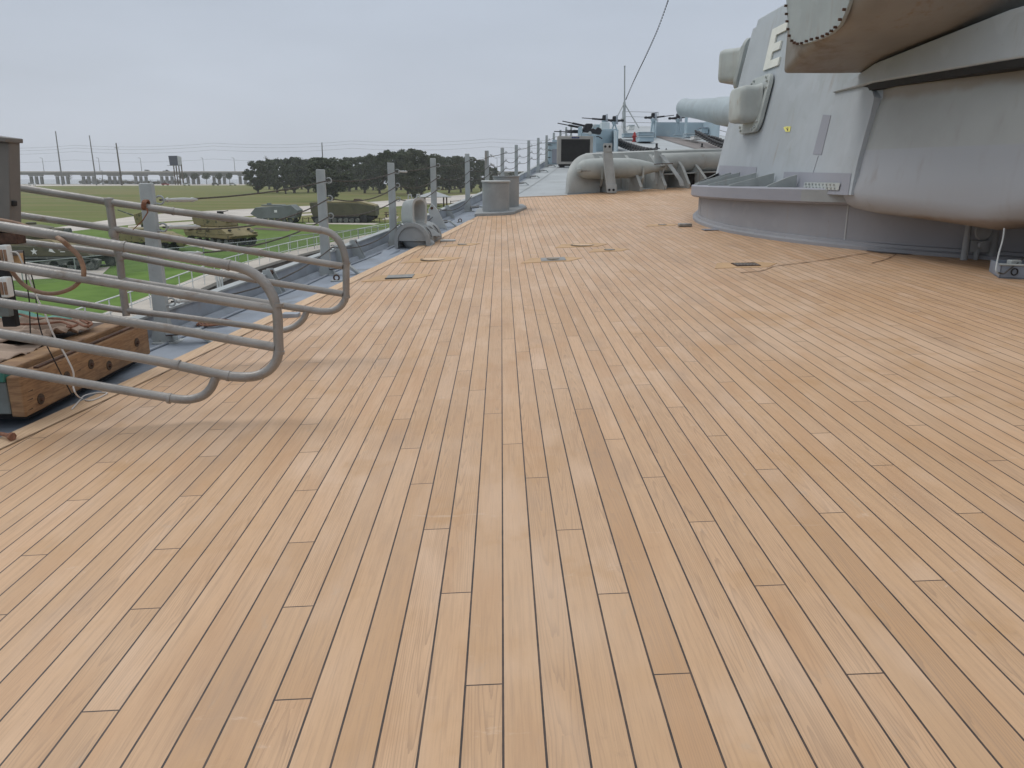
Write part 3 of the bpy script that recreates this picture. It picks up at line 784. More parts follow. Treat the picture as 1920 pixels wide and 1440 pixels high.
# forward armour face plate, slightly proud, rounded aft upper corner
def wallA(Y, z, off=0):
    tt = (17.3 - Y) / 6.3; x = A0.x + .1 * tt + LEAN * (z - 1.25)
    return Vector((x - off, Y, z))
def pxA(x, y):          # pixel -> (Y, z) on the wall plane
    d = ray(x, y)
    # x = A0.x + (17.3-Y)/6.3*.1 + LEAN*(z-1.25) - .03
    t = (A0.x + .1 * 17.3 / 6.3 - LEAN * 1.25 - .03 + LEAN * CAMZ) / (d.x + .1 / 6.3 * d.y - LEAN * d.z)
    return (d.y * t, CAMZ + d.z * t)
pl = [(17.28, 1.24), (17.28 - .0, 2.0), (17.2, 4.3), (11.3, 4.3), (11.3, 2.575)] + [pxA(*q) for q in ((1612, 161), (1626, 164), (1635, 171), (1638, 183), (1632, 212), (1620, 255), (1609, 295), (1601, 330), (1594, 366))]
mm = MB(); mm.loft([[wallA(y, z, -.2) for y, z in pl], [wallA(y, z, .024) for y, z in pl]]); mm.build('armour_plate', M['turret'], tu, bevel=.006)
# paint patches
def patch(pts, mt, off=.031, name='paint_patch'):
    MB().loft([[wallA(y, z, off - .004) for y, z in pts], [wallA(y, z, off) for y, z in pts]]).build(name, mt, tu)
patch([pxA(*q) for q in ((1524, 289), (1540, 290), (1558, 216), (1543, 215))], M['turretdark'])
patch([pxA(*q) for q in ((1345, 328), (1416, 334), (1419, 313), (1349, 310))], M['turretdark'])
patch([pxA(*q) for q in ((1466, 360), (1590, 366), (1596, 325), (1470, 322))], M['turretdark'])
for a_, b_ in (((1534, 292), (1523, 328)),):
    ya, za = pxA(*a_); yb_, zb_ = pxA(*b_); MB().tube([wallA(ya, za, .026), wallA(yb_, zb_, .026)], .006, 5).build('weld_line', M['turretdark'], tu)
# yellow tag
patch([pxA(*q) for q in ((1469, 239), (1473, 247), (1481, 247), (1483, 237), (1474, 237))], M['yellow'], .033, 'yellow_mark')
m = MB()
for q in (((1475, 240), (1477, 244)), ((1478, 239), (1478, 245))):
    a, b = [wallA(*pxA(*w), .036) for w in q]; m.tube([a, b], .006, 5)
m.build('yellow_mark_writing', M['stain'], tu)
# letter E : raised plate
EY0, EZ0 = pxA(1433, 133); EY1, EZ1 = pxA(1451, 55)
def EP(u, v): # u 0..1 toward aft, v 0..1 up
    y = EY0 + (EY1 - EY0) * v - u * .82; z = EZ0 + (EZ1 - EZ0) * v
    return (y, z)
E_ = [(0, 0), (.95, 0), (.95, .2), (.36, .2), (.36, .4), (.8, .4), (.8, .6), (.36, .6), (.36, .8), (.95, .8), (.95, 1), (0, 1)]
MB().loft([[wallA(*EP(u, v), .025) for u, v in E_], [wallA(*EP(u, v), .06) for u, v in E_]]).build('letter_e', M['cream'], tu, bevel=.004)
# sight hoods
def hood(c, nrm, w, h, d, fw, fh, skew=0):
    c = Vector(c); nrm = Vector(nrm).normalized(); side = Vector((-nrm.y, nrm.x, 0)).normalized(); up = Vector((LEAN, 0, 1)).normalized()
    def rr(cc, ww, hh, rad, upv=up):
        pts = []
        for (a, b, a0) in ((1, 1, 0), (-1, 1, PI / 2), (-1, -1, PI), (1, -1, 1.5 * PI)):
            for q in frange(a0, a0 + PI / 2, 5): pts.append(cc + side * (a * (ww - rad) + rad * math.cos(q)) + upv * (b * (hh - rad) + rad * math.sin(q)))
        return pts
    U = Vector((0, 0, 1))
    o = MB().loft([rr(c - nrm * .02, fw, fh, .22), rr(c + nrm * .06, fw, fh, .22)]).build('sight_hood', M['hood'], tu, bevel=.01)
    o['_w'] = tuple(tu['_w']); o['_w'] = (0, 0, 0)
    rings = [rr(c + nrm * .05 + U * .0, w * 1.12, h * 1.08, .12, U), rr(c + nrm * .12, w * 1.0, h * .98, .12, U), rr(c + nrm * (d - .12), w, h * .98, .13, U), rr(c + nrm * (d - .03), w * .93, h * .92, .12, U), rr(c + nrm * d, w * .8, h * .8, .1, U)]
    x = MB().loft(rings).build('housing', M['hood'], None, smooth=60); x.parent = o; x.location = -Vector(tu['_w']) if False else Vector((0, 0, 0)) - Vector(tu['_w']) - (o.location if False else Vector((0, 0, 0)))
    x.location = Vector((0, 0, 0)); x.matrix_parent_inverse = Matrix.Identity(4)
    # put child back in world frame
    x.location = -(Vector(tu.location) + Vector(o.location))
    m2 = MB()
    ptsb = rr(c + nrm * .06, fw * .88, fh * .9, .2)
    for k in range(0, len(ptsb), 2): m2.cyl(ptsb[k], ptsb[k] + nrm * .035, .022, n=8)
    b = m2.build('bolt', M['hood'], None); b.parent = o; b.location = -(Vector(tu.location) + Vector(o.location))
hood((4.84, 15.55, 2.69), (-1, 0, 0), .42, .33, .43, .60, .52)
hood((5.50, 18.22, 3.73), (-.72, .69, 0), .42, .36, .62, .55, .54)
# gun barrels
for gx, el in ((7.05, .1), (10.15, .1), (13.25, .1)):
    p0 = Vector((gx, 17.6, 2.55)); d = Vector((-.021, 1, el)).normalized()
    prof = [(0, .58), (1.6, .58), (1.62, .53), (3.6, .50), (6.2, .45), (8.2, .42), (8.22, .405), (10.6, .335), (12.2, .31), (12.45, .32), (12.75, .335), (12.82, .32), (12.82, .21), (12.4, .2)]
    Mx = Matrix.Rotation(math.atan2(-d.x, d.y), 3, 'Z') @ Matrix.Rotation(math.atan(el), 3, 'X') @ Matrix.Rotation(-PI / 2, 3, 'X')
    MB().lathe([(r_, z) for z, r_ in prof], p0, 40, axis=Mx).build('gun_barrel', M['barrel'], tu, smooth=30)
# gussets between ring and wall
for px, zt in ((1348, 1.43), (1363, 1.43), (1393, 1.42), (1425, 1.41), (1466, 1.38)):
    Y = 1460 * 4.52 / (px - 940); Y = min(Y, 17.1)
    xo = BC.x - math.sqrt(max(.1, (BR + .13) ** 2 - (Y - BC.y) ** 2)); xi = 4.60 + LEAN * .15
    MB().prism([(xo + .03, Y, 1.22), (xi, Y, 1.22), (xi, Y, zt + .03), (xi - .12, Y, zt), (xo + .06, Y, 1.25)], (0, 0, 0), (0, .03, 0)).build('gusset', M['hood'], tu)
# sloping apron at the forward end of the ring
ap = []
for a in frange(R(180), R(154), 8): ap.append(Vector((BC.x + (BR + .14) * math.cos(a), BC.y + (BR + .14) * math.sin(a), 1.22)))
m = MB(); m.loft([[p for p in ap[4:]], [Vector((4.75 + .02 * i, 17.2 + .12 * i, 1.5)) for i in range(len(ap) - 4)]], closed=False, cap=False)
m.build('apron', M['hood'], tu)
# riveted strip at the end of gussets + rough fillet
m = MB(); a0, a1 = R(206), R(214)
ys = frange(12.25, 11.0, 10)
m.loft([[wallA(y, 1.20, .045), wallA(y, 1.30, .05)] for y in ys], closed=False, cap=False)
for y in ys[1:-1]:
    m.cyl(wallA(y, 1.225, .05), wallA(y, 1.225, .065), .014, n=6); m.cyl(wallA(y + .05, 1.275, .05), wallA(y + .05, 1.275, .068), .014, n=6)
m.build('riveted_strip', M['hood'], tu)
MB().loft([[Vector((BC.x + r_ * math.cos(a), BC.y + r_ * math.sin(a), z)) for (r_, z) in ((BR + .14, 1.03), (BR + .19, 1.03), (BR + .19, 1.2), (BR + .14, 1.2))] for a in frange(R(208), R(219), 8)]).build('ring_repair', M['grey'], tu)
# flange shelf
FL = [Vector((4.91, 12.1)), Vector((5.0, 10.9)), Vector((5.62, 8.95)), Vector((6.3, 6.9))]
m = MB(); rings = []
for i, p in enumerate(FL):
    nrm = Vector((-.955, -.296)); e = [.03, .12, .30, .34][i]
    zt = [2.60, 2.82, 3.08, 3.2][i]
    rings.append([Vector((p.x + nrm.x * q, p.y + nrm.y * q, z)) for (q, z) in ((-.5, 2.57), (e, 2.57), (e + .015, 2.59), (e - .02, zt), (-.5, zt + .05))])
m.loft(rings); m.build('ledge', M['turret'], tu, bevel=.01)
# solid black strip painting in the shade of the slot under the ledge
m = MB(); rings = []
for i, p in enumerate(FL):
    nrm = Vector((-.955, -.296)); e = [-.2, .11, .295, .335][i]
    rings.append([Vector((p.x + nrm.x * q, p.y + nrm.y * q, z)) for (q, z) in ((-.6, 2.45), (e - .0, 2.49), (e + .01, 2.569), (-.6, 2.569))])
m.loft(rings); m.build('painted_shade_strip', M['dark'], tu)

# rangefinder hood (ear)
OX = 3.87
outer = [(1470, 137), (1474, 133), (1500, 106), (1530, 84), (1568, 55), (1598, 22), (1622, -25), (1650, -90)]
O3 = [atX(x, y, OX) for x, y in outer]
rings = []
ztop = 4.75
for i, p in enumerate(O3):
    Y, z = p.y, p.z
    fil = .05 + .22 * min(1, i / 6)
    xi = 5.27 + .075 * i
    sec = [Vector((OX, Y, ztop)), Vector((OX, Y, z + fil)), Vector((OX + fil * .12, Y, z + fil * .5)), Vector((OX + fil * .45, Y, z + fil * .12)), Vector((OX + fil, Y, z)), Vector(((OX + xi) / 2, Y, z - .0)), Vector((xi, Y, z + .01)), Vector((xi + .14, Y, z + .05)), Vector((xi + .34, Y, z + .22)), Vector((xi + .9, Y, z + .4)), Vector((xi + 1.4, Y, ztop))]
    rings.append(sec)
m = MB(); m.loft(rings)
rh = m.build('rangefinder_hood', M['ear'], tu, smooth=50)
# bolted end cover
cov = [(1475, -30), (1478, 10), (1480, 40), (1484, 68), (1491, 80), (1503, 85), (1522, 80), (1545, 72), (1563, 62), (1578, 47), (1589, 24), (1600, -6), (1604, -35)]
C3 = [atX(x, y, OX) for x, y in cov]
MB().loft([[p + Vector((-.025, 0, 0)) for p in C3], [p + Vector((.02, 0, 0)) for p in C3]]).build('end_cover', M['earcap'], rh, bevel=.006)
m = MB()
sm = smooth_path(C3, 4); acc = 0
for i in range(1, len(sm)):
    acc += (sm[i] - sm[i - 1]).length
    if acc > .105:
        acc = 0; c = sum(C3, Vector()) / len(C3); q = sm[i] + (c - sm[i]).normalized() * .03
        MB().cyl(q + Vector((-.02, 0, 0)), q + Vector((-.06, 0, 0)), .016, n=8).build('bolt', M['rust'], rh)

# ================================================================== THINGS UNDER THE TURRET OVERHANG
p = onD(1832, 487)
t = thing('valve_assembly', p, 'dark shadowed valve with round face and legs under the turret overhang', 'valve')
x, y, z = p
def add(m_, nm, mt=None): m_.build(nm, mt or M['grey'], t)
for dx, r_ in ((-.17, .035), (.17, .05)): add(MB().cyl((x + dx, y, z - .02), (x + dx + .03, y + .05, z + .52), r_ * 1.2, r_, 12), 'leg')
add(MB().lathe([(.0, .0), (.1, .0), (.115, .02), (.1, .035), (0, .03)], (x, y - .02, z + .36), 20, axis=Matrix.Rotation(R(90), 3, 'X'), cap=False), 'dial')
add(MB().box((x, y + .03, z + .17), (.24, .12, .14)), 'body')
add(MB().cyl((x, y - .04, z + .19), (x, y - .1, z + .19), .05, .05, 14), 'handwheel')
add(MB().cyl((x - .02, y, z - .01), (x - .02, y, z + .12), .03, .04, 12), 'spindle')
pb = onD(1873, 522)
t = thing('deck_box', pb, 'low blue-grey steel box with open top at the right edge of the photo', 'box')
x, y = pb.x, pb.y; zz = pb.z - .02
rt = Vector((.93, -.36, 0)); fw = Vector((.36, .93, 0)); o_ = Vector((x, y, zz))
m = MB(); W_, L_, H_ = .9, .55, .17
for a, b in ((Vector((0, 0, 0)), rt * W_), (rt * W_, rt * W_ + fw * L_), (rt * W_ + fw * L_, fw * L_), (fw * L_, Vector((0, 0, 0)))):
    d_ = (b - a).normalized(); nn = Vector((-d_.y, d_.x, 0)) * .015
    m.hexa([o_ + a, o_ + b, o_ + b + nn, o_ + a + nn], [q + Vector((0, 0, H_)) for q in (o_ + a, o_ + b, o_ + b + nn, o_ + a + nn)])
m.hexa([o_ + Vector((0, 0, .02)), o_ + rt * W_ + Vector((0, 0, .02)), o_ + rt * W_ + fw * L_ + Vector((0, 0, .02)), o_ + fw * L_ + Vector((0, 0, .02))], [o_ + Vector((0, 0, .04)), o_ + rt * W_ + Vector((0, 0, .04)), o_ + rt * W_ + fw * L_ + Vector((0, 0, .04)), o_ + fw * L_ + Vector((0, 0, .04))])
m.build('tray', M['deckgrey'], t, bevel=.004)
MB().tube([o_ + q for q in (Vector((-.02, 0, H_)), rt * W_ + Vector((0, 0, H_)))], .012, 8).build('rim', M['hood'], t)
MB().tube([o_ + rt * .12 - fw * .02 + Vector((.035 * math.cos(a), -.02, .1 + .035 * math.sin(a))) for a in frange(0, 2 * PI, 12)], .008, 6, cap=False).build('lifting_ring', M['dark'], t)
MB().box(o_ + rt * .14 + fw * .1 + Vector((0, 0, H_ + .02)), (.12, .08, .05)).build('clip', M['hood'], t, bevel=.01)
MB().box(o_ + rt * .45 + fw * .12 + Vector((0, 0, H_ + .015)), (.16, .07, .03)).build('clip', M['hood'], t, bevel=.01)
q = [atY(1883, 428, pb.y + .2), atY(1880, 450, pb.y + .15), atY(1873, 475, pb.y + .08), atY(1868, 500, pb.y), atY(1868, 508, pb.y - .03), atY(1873, 514, pb.y - .03)]
o = MB().tube(smooth_path(q, 5), .009, 8).build('hanging_cable', M['paleg']); tag(o, 'pale cable hanging from the turret bottom to the deck box', 'cable')
q = [atY(1872, 511, pb.y - .06), atY(1882, 513, pb.y - .07), atY(1892, 505, pb.y - .06), atY(1905, 496, pb.y - .02), atY(1922, 482, pb.y + .1), atY(1960, 462, pb.y + .2)]
o = MB().tube(smooth_path(q, 5), .008, 8).build('bent_hose', M['rope']); tag(o, 'thin grey-brown hose bent across the steel deck box', 'hose')

# ================================================================== UNSEEN SECOND TURRET BASE, added behind the camera to shade the right side
t = thing('unseen_aft_barbette', (10.15, -7.5, 0), 'unseen round armoured turret base, added behind the camera to shade the right side', 'barbette')
MB().lathe([(6.6, -.6), (6.6, 5.2), (6.9, 5.25), (6.9, 5.6), (6.3, 5.7)], (10.15, -7.8, 0), 72).build('drum', M['barb'], t)
MB().loft([[(3.6, -14, 5.7), (3.6, -4.2, 5.7), (6.0, -1.6, 5.7), (14.3, -1.6, 5.7), (16.7, -4.2, 5.7), (16.7, -14, 5.7)], [(4.2, -14, 8.6), (4.2, -4.6, 8.6), (6.4, -2.4, 8.6), (13.9, -2.4, 8.6), (16.1, -4.6, 8.6), (16.1, -14, 8.6)]]).build('gunhouse', M['turret'], t, bevel=.05)

# clutter in the waterway
q = [Vector((GW(y) + .22 + .02 * math.sin(y * 2.1), y, D(XE(y), y) - .045)) for y in frange(5.5, 18.2, 40)]
o = MB().tube(q, .011, 6).build('waterway_conduit', M['gunwale']); tag(o, 'thin painted conduit running along the waterway inside the upstand', 'conduit')
for i, y in enumerate((8.35, 10.1, 14.6, 17.4)):
    x = XE(y) - .2; z = D(XE(y), y) - .045
    t = thing('padeye', (x, y, z), ['small padeye in the waterway beside the timber platform end', 'small padeye in the waterway near the far pipe loop', 'small padeye in the waterway just beyond the ventilator', 'small padeye in the waterway left of the oval vents'][i], 'padeye')
    MB().box((x, y, z + .008), (.14, .1, .016)).build('base', M['post'], t, bevel=.003)
    MB().tube([(x + .035 * math.cos(a), y, z + .045 + .035 * math.sin(a)) for a in frange(0, 2 * PI, 12)], .011, 6, cap=False).build('ring', M['rust'], t)
c = Vector((XE(7.0) - .36, 7.6, D(XE(7), 7.6) - .04)); pts = []
for k in range(70): a = k * .42; r_ = .06 + .0017 * k; pts.append(c + Vector((r_ * math.cos(a), r_ * math.sin(a), .012 + .006 * math.sin(k * .9))))
o = MB().tube(pts, .009, 6).build('rope_coil', M['cordrope']); tag(o, 'small brown rope coil on the waterway beyond the timber platform', 'rope')
# ================================================================== PIPE RAILS OF THE GANGWAY
YN, YFR = 4.45, 5.9
def px_path(pts, Y, k=1): return [atY(a, b, Y) for a, b in pts]
near = thing('pipe_handrail', atY(521, 640, YN), 'nearer of the two galvanised pipe gangway rails with looped end', 'handrail', 'pipe rails of the gangway')
far = thing('pipe_handrail', atY(649, 520, YFR), 'farther of the two galvanised pipe gangway rails with looped end and a baluster', 'handrail', 'pipe rails of the gangway')
def arc(pts): return smooth_path(pts, 5)
rn = .0285
loopN = px_path([(-140, 400), (0, 424), (100, 440), (200, 457), (300, 474), (400, 492)], YN) + arc(px_path([(430, 497), (455, 503), (480, 516), (500, 536), (514, 562), (520, 590)], YN))[:] + \
    px_path([(521, 600), (522, 640)], YN) + arc(px_path([(523, 656), (518, 677), (504, 694), (484, 704), (460, 707), (435, 706)], YN)) + px_path([(400, 700), (300, 678), (100, 642), (0, 625), (-140, 601)], YN)
nlo = MB().tube(loopN, rn, 14).build('end_loop', M['pipe'], near)
MB().tube(px_path([(-140, 473), (0, 497), (517, 580)], YN), rn * .95, 12).build('rail', M['pipe'], near)
MB().tube(px_path([(-140, 543), (0, 567), (300, 613), (516, 651)], YN), rn * .95, 12).build('rail', M['pipe'], near)
MB().tube(px_path([(-140, 665), (0, 691), (175, 722), (300, 743)], YN) + arc(px_path([(330, 748), (355, 749), (380, 742), (396, 727), (405, 706)], YN)), rn * .92, 12).build('rail', M['pipe'], near)
def collar(par, a, b, Y, r):
    MB().cyl(atY(*a, Y), atY(*b, Y), r, n=14).build('collar', M['pipe'], par)
for a, b in (((516, 572), (520.5, 572)),): pass
for (x, y, dx, dy) in ((521, 571, 0, 3), (523, 660, -.3, 3), (429, 497, 2.5, .6), (428, 705, 2.5, .3), (318, 747, 2.5, .4), (233, 462.5, 2, .4), (335, 684.5, 2, .4)):
    collar(nlo, (x - dx, y - dy), (x + dx, y + dy), YN, rn * 1.13)
rf = .0262
loopF = px_path([(-100, 330), (41, 352.5), (200, 378), (325, 396), (475, 415), (560, 426)], YFR) + arc(px_path([(600, 431), (618, 436), (634, 450), (644, 470), (649, 494)], YFR)) + px_path([(649, 520), (649, 552)], YFR) + \
    arc(px_path([(647, 562), (638, 575), (622, 583), (600, 584)], YFR)) + px_path([(560, 578), (400, 552), (200, 521), (0, 490), (-100, 474)], YFR)
flo = MB().tube(loopF, rf, 14).build('end_loop', M['pipe'], far)
MB().tube(px_path([(-100, 382), (41, 404), (200, 427), (475, 472), (643, 499)], YFR), rf * .95, 12).build('rail', M['pipe'], far)
MB().tube(px_path([(-100, 432), (25, 451), (210, 475), (475, 524), (643, 551)], YFR), rf * .95, 12).build('rail', M['pipe'], far)
MB().tube(px_path([(-100, 530), (25, 549), (220, 580), (325, 592), (475, 612)], YFR) + arc(px_path([(505, 617), (530, 619), (552, 612), (568, 599), (575, 584)], YFR)), rf * .92, 12).build('rail', M['pipe'], far)
MB().tube(px_path([(205, 380), (213, 437), (225, 492), (232, 555), (237, 592)], YFR), rf * 1.05, 12).build('baluster', M['pipe'], far)
for (x, y, dx, dy) in ((649, 494, 0, 2.5), (649, 556, 0, 2.5), (600, 431, 2.2, .3), (325, 396, 2, .3)):
    collar(flo, (x - dx, y - dy), (x + dx, y + dy), YFR, rf * 1.13)
for (x, y) in ((213, 437), (225, 480), (205, 379)):
    c = atY(x, y, YFR); MB().lathe([(0, -.035), (.033, -.028), (.036, 0), (.033, .028), (0, .035)], c, 12, cap=False).build('tee_joint', M['pipe'], far)
# brown lashing on the far rail
m = MB()
for k in range(5):
    c = atY(270 + k * 1.6, 384 + (k % 2) * .8, YFR)
    m.tube([c + Vector((.006 * math.sin(a), .034 * math.cos(a), .034 * math.sin(a))) for a in frange(0, 2 * PI, 12)], .006, 6, cap=False)
m.tube([atY(275, 390, YFR - .03), atY(277, 398, YFR - .03), atY(268, 413, YFR - .03), atY(249, 431, YFR - .03)], [.006, .005, .004, .003], 6)
o = m.build('rope_lashing', M['cordrope']); tag(o, 'brown cord wound round the far pipe rail with a loose tail', 'cord')

# cabinet on the gangway
YC = 5.15
a = atY(-60, 262, YC); b = atY(41, 436, YC)
cab = thing('electrical_cabinet', ((a.x + b.x) / 2, YC, b.z), 'dark grey steel electrical cabinet cut by the left edge of the photo', 'cabinet')
w_, h_ = b.x - a.x, a.z - b.z
tilt = Matrix.Rotation(R(8), 3, 'Y'); cc = Vector(((a.x + b.x) / 2 - .085, YC + .07, (a.z + b.z) / 2 + .02))
m = MB().box(cc, (w_ + .1, .12, h_), tilt); m.build('body', M['cab'], cab, bevel=.006)
m = MB().box(cc + tilt @ Vector((.0, -.02, h_ / 2 + .006)), (w_ + .13, .18, .028), tilt); m.build('lid', M['cab'], cab, bevel=.005)
MB().box(cc + tilt @ Vector((.005, -.063, -.0)), (w_ + .09, .006, h_ - .03), tilt).build('door', M['cab'], cab, bevel=.003)
MB().box(cc + tilt @ Vector((w_ / 2 + .058, -.03, -.10)), (.02, .04, .035), tilt).build('latch', M['dark'], cab, bevel=.006)
# support post / bracket under the cabinet
sup = thing('equipment_post', atY(5, 600, YC), 'black slotted steel post below the grey cabinet at the left edge', 'post')
MB().box((atY(-8, 540, YC).x, YC + .1, (atY(0, 430, YC).z + atY(0, 615, YC).z) / 2), (.09, .05, .66)).build('upright', M['dark'], sup, bevel=.004)
MB().box((atY(-2, 448, YC).x, YC + .06, atY(0, 448, YC).z), (.22, .1, .07)).build('arm', M['rust'], sup, bevel=.006)
MB().box((atY(4, 585, YC).x, YC + .02, atY(0, 580, YC).z), (.10, .05, .1)).build('arm', M['channel'], sup, bevel=.006)
for i, (x0, y0, x1, y1, lab) in enumerate(((2, 459, 22, 494, 'weathered white double socket box, upper of the two'), (1, 519, 23, 557, 'weathered white double socket box, lower of the two'))):
    a = atY(x0, y0, YC - .06); b = atY(x1, y1, YC - .06); c = (a + b) / 2
    t = thing('socket_box', c, lab, 'socket box', 'socket boxes under the cabinet')
    MB().box(c, (b.x - a.x, .06, a.z - b.z)).build('body', M['white'], t, bevel=.008)
    for s in (-.24, .24):
        MB().box(c + Vector((s * (b.x - a.x), -.032, -.005)), ((b.x - a.x) * .34, .01, (a.z - b.z) * .62)).build('socket', M['conduit'], t, bevel=.003)
a = atY(28, 474, YC + .02); b = atY(45, 503, YC + .02); c = (a + b) / 2
t = thing('socket_box', c, 'small tan socket box with grey cap beside the white ones', 'socket box')
MB().box(c, (b.x - a.x, .06, a.z - b.z)).build('body', M['epoxy'], t, bevel=.006)
MB().box(c + Vector((0, -.01, (a.z - b.z) / 2)), ((b.x - a.x) * .9, .08, .03)).build('cap', M['cab'], t, bevel=.005)
# brown conduit loop
q = [(-40, 408), (0, 413), (30, 419), (60, 428), (90, 437), (112, 448), (130, 463), (147, 480), (156, 500), (157, 518)]
o = MB().tube(smooth_path([atY(x, y, YN - .06 if i > 4 else YN + .25) for i, (x, y) in enumerate(q)], 5), .0135, 10).build('conduit', M['conduit'])
tag(o, 'rusty brown conduit arching over the near pipe rail', 'conduit')
q = [(22, 508), (30, 519), (42, 532), (60, 543), (85, 550), (110, 549), (135, 540), (150, 527)]
o = MB().tube(smooth_path([atY(x, y, YN + .06) for x, y in q], 5), .012, 10).build('conduit', M['conduit'])
tag(o, 'tan drooping conduit loop hanging behind the second near rail', 'conduit')
for i, (q, r_, mt, lab) in enumerate((
    ([(44, 470), (47, 500), (50, 530), (55, 565), (56, 600), (58, 645)], .0035, 'dark', 'thin black cable hanging left of the white cord'),
    ([(58, 512), (66, 545), (69, 580), (74, 610), (84, 640), (100, 672), (118, 708), (136, 742)], .0035, 'dark', 'thin black cable slanting down across the timber beam'),
    ([(20, 472), (32, 474), (40, 488), (50, 510), (60, 535), (70, 560), (83, 585), (97, 620), (107, 640), (118, 658), (130, 680), (138, 700), (137, 722), (142, 738), (152, 747)], .0052, 'whitecord', 'white cord hanging down in front of the tarpaulins'))):
    pts = []
    for j, (x, y) in enumerate(q):
        pts.append(atY(x, y, 4.75 - .0 * j))
    if i == 2:
        pts[-1] = onD(152, 747, .01); pts += [onD(x, y, .012) for x, y in ((165, 751), (180, 748), (200, 738), (196, 736), (178, 737), (158, 742), (148, 752), (135, 767))]
    o = MB().tube(smooth_path(pts, 4), r_, 6).build('cord', M[mt]); tag(o, lab, 'cord')

# ================================================================== TIMBER PLATFORM
Pa = onD(50, 783, .05); Pb = onD(283, 663, .03)
dr = (Pb - Pa); dr.z = 0; dr.normalize(); lf = Vector((-dr.y, dr.x, 0))     # lf points outboard
H = .255
beam = thing('timber_platform', Pa, 'bolted brown timber platform resting at the deck edge under the pipe rails', 'platform')
up = Vector((0, 0, 1))
def bar(p, q, w, h, dz=0):   # beam from p to q; w to the left, h up
    return MB().hexa([p + up * dz, q + up * dz, q + lf * w + up * dz, p + lf * w + up * dz], [v + up * (dz + h) for v in (p, q, q + lf * w, p + lf * w)])
m = bar(Pa, Pb, .09, H); m.build('edge_beam', M['timber'], beam, bevel=.012)
# dark inlaid bar and plank step along the top
m = bar(Pa + lf * .01 + dr * .2, Pb + lf * .01 - dr * .08, .028, .014, H); m.build('metal_strip', M['rust'], beam)
m = bar(Pa + lf * .09 + dr * .06, Pb + lf * .09 + dr * .02, .16, H + .035); m.build('plank', M['timber'], beam, bevel=.01)
L_ = (Pb - Pa).length
m = bar(Pa + lf * .25 + dr * .03, Pa + lf * .25 + dr * (L_), 1.9, H - .1, .12); m.build('platform_frame', M['timberdark'], beam, bevel=.01)
m = bar(Pa + lf * .09, Pa + lf * .09 + dr * .10, 1.9, .2, .02); m.build('end_channel', M['channel'], beam, bevel=.008)
m = bar(Pa + lf * .09 - dr * .012, Pa + lf * .09 + dr * .1, 1.9, .06, .222); m.build('end_strip', M['teal'], beam, bevel=.006)
m = bar(Pa + lf * .05 + dr * .1 + Vector((0, 0, 0)), Pb + lf * .05 - dr * .1, .2, .035, -.04); m.build('chock', M['dark'], beam)
for k in (.1, .38, .62):
    c = Pa + lf * (.09 + .25 + k) - dr * .02 + up * .13
    MB().cyl(c, c - dr * .03, .032, .026, n=6).build('bolt', M['rust'], beam)
for (x, y) in ((76, 748), (125, 706), (170, 683), (204, 685), (256, 642)):
    # bolts on the beam face : intersect ray with the face plane
    d = ray(x, y); nrm = lf; tt = (Pa - Vector((0, 0, CAMZ))).dot(nrm) / d.dot(nrm); c = Vector((0, 0, CAMZ)) + d * tt
    MB().cyl(c + lf * .005, c - lf * .006, .034, n=18).build('bolt_recess', M['timberdark'], beam)
    MB().cyl(c + lf * .004, c - lf * .02, .017, .013, n=6).build('bolt', M['rust'], beam)
for (x, y, ln) in ((52, 735, .05), (50, 752, .06), (52, 770, .05), (142, 697, .06)):
    d = ray(x, y); tt = (Pa - Vector((0, 0, CAMZ))).dot(lf) / d.dot(lf); c = Vector((0, 0, CAMZ)) + d * tt
    MB().prism([c, c + dr * ln + up * .003, c + dr * ln - up * .004], lf * .004, -lf * .002).build('crack', M['timberdark'], beam)
# tarpaulins
def cloth(name, fn_xy, nx, ny, base, amp, mt, lab, seed, fold=5):
    def f(u, v):
        p = fn_xy(u, v); n1 = mnoise.noise(Vector((p.x * fold * .5 + seed, p.y * fold * 1.6, seed))); n2 = mnoise.noise(Vector((p.x * fold * 2.6 + seed, p.y * fold * 4, 3 + seed)))
        e = min(u, 1 - u, v, 1 - v); k = min(1, e * 9)
        rr_ = abs(n1) * 1.3 + .3 * abs(n2)
        return Vector((p.x + .015 * n2, p.y + .02 * n1, base + amp * rr_ - .012 * (1 - k)))
    m = MB(); m.grid(f, frange(0, 1, nx), frange(0, 1, ny))
    o = m.build(name, M[mt], smooth=60); s_ = o.modifiers.new('thickness', 'SOLIDIFY'); s_.thickness = .006
    tag(o, lab, 'tarpaulin'); return o
zt = Pa.z + H + .045
E0 = Pa + lf * .2
def region(a0, b0, a1, b1, bulge=.1):     # a: along, b: outboard
    def f(u, v):
        a = a0 + (a1 - a0) * v + bulge * .3 * math.sin(u * 7 + v * 3); b = b0 + (b1 - b0) * u + bulge * .35 * math.sin(v * 6.3 + 1) * (1 - u)
        return E0 + dr * a + lf * b
    return f
cloth('tarpaulin', region(-.02, .05, .72, 1.6), 50, 40, zt - .005, .045, 'canvas', 'stained tan canvas sheet folded on the near half of the platform', 2)
cloth('tarpaulin', region(.62, .02, 1.35, 1.7, .16), 60, 50, zt + .03, .09, 'canvas', 'crumpled tan canvas heap on the far half of the platform', 5, 7)
cloth('teal_tarpaulin', region(-.01, .28, .22, 1.5, .05), 40, 14, zt + .02, .035, 'teal', 'teal green tarpaulin strip at the near end of the platform', 8)
cloth('teal_tarpaulin', region(1.4, .25, 1.62, 1.6, .06), 40, 14, zt + .03, .06, 'teal', 'teal green tarpaulin strip beyond the canvas heap', 11)
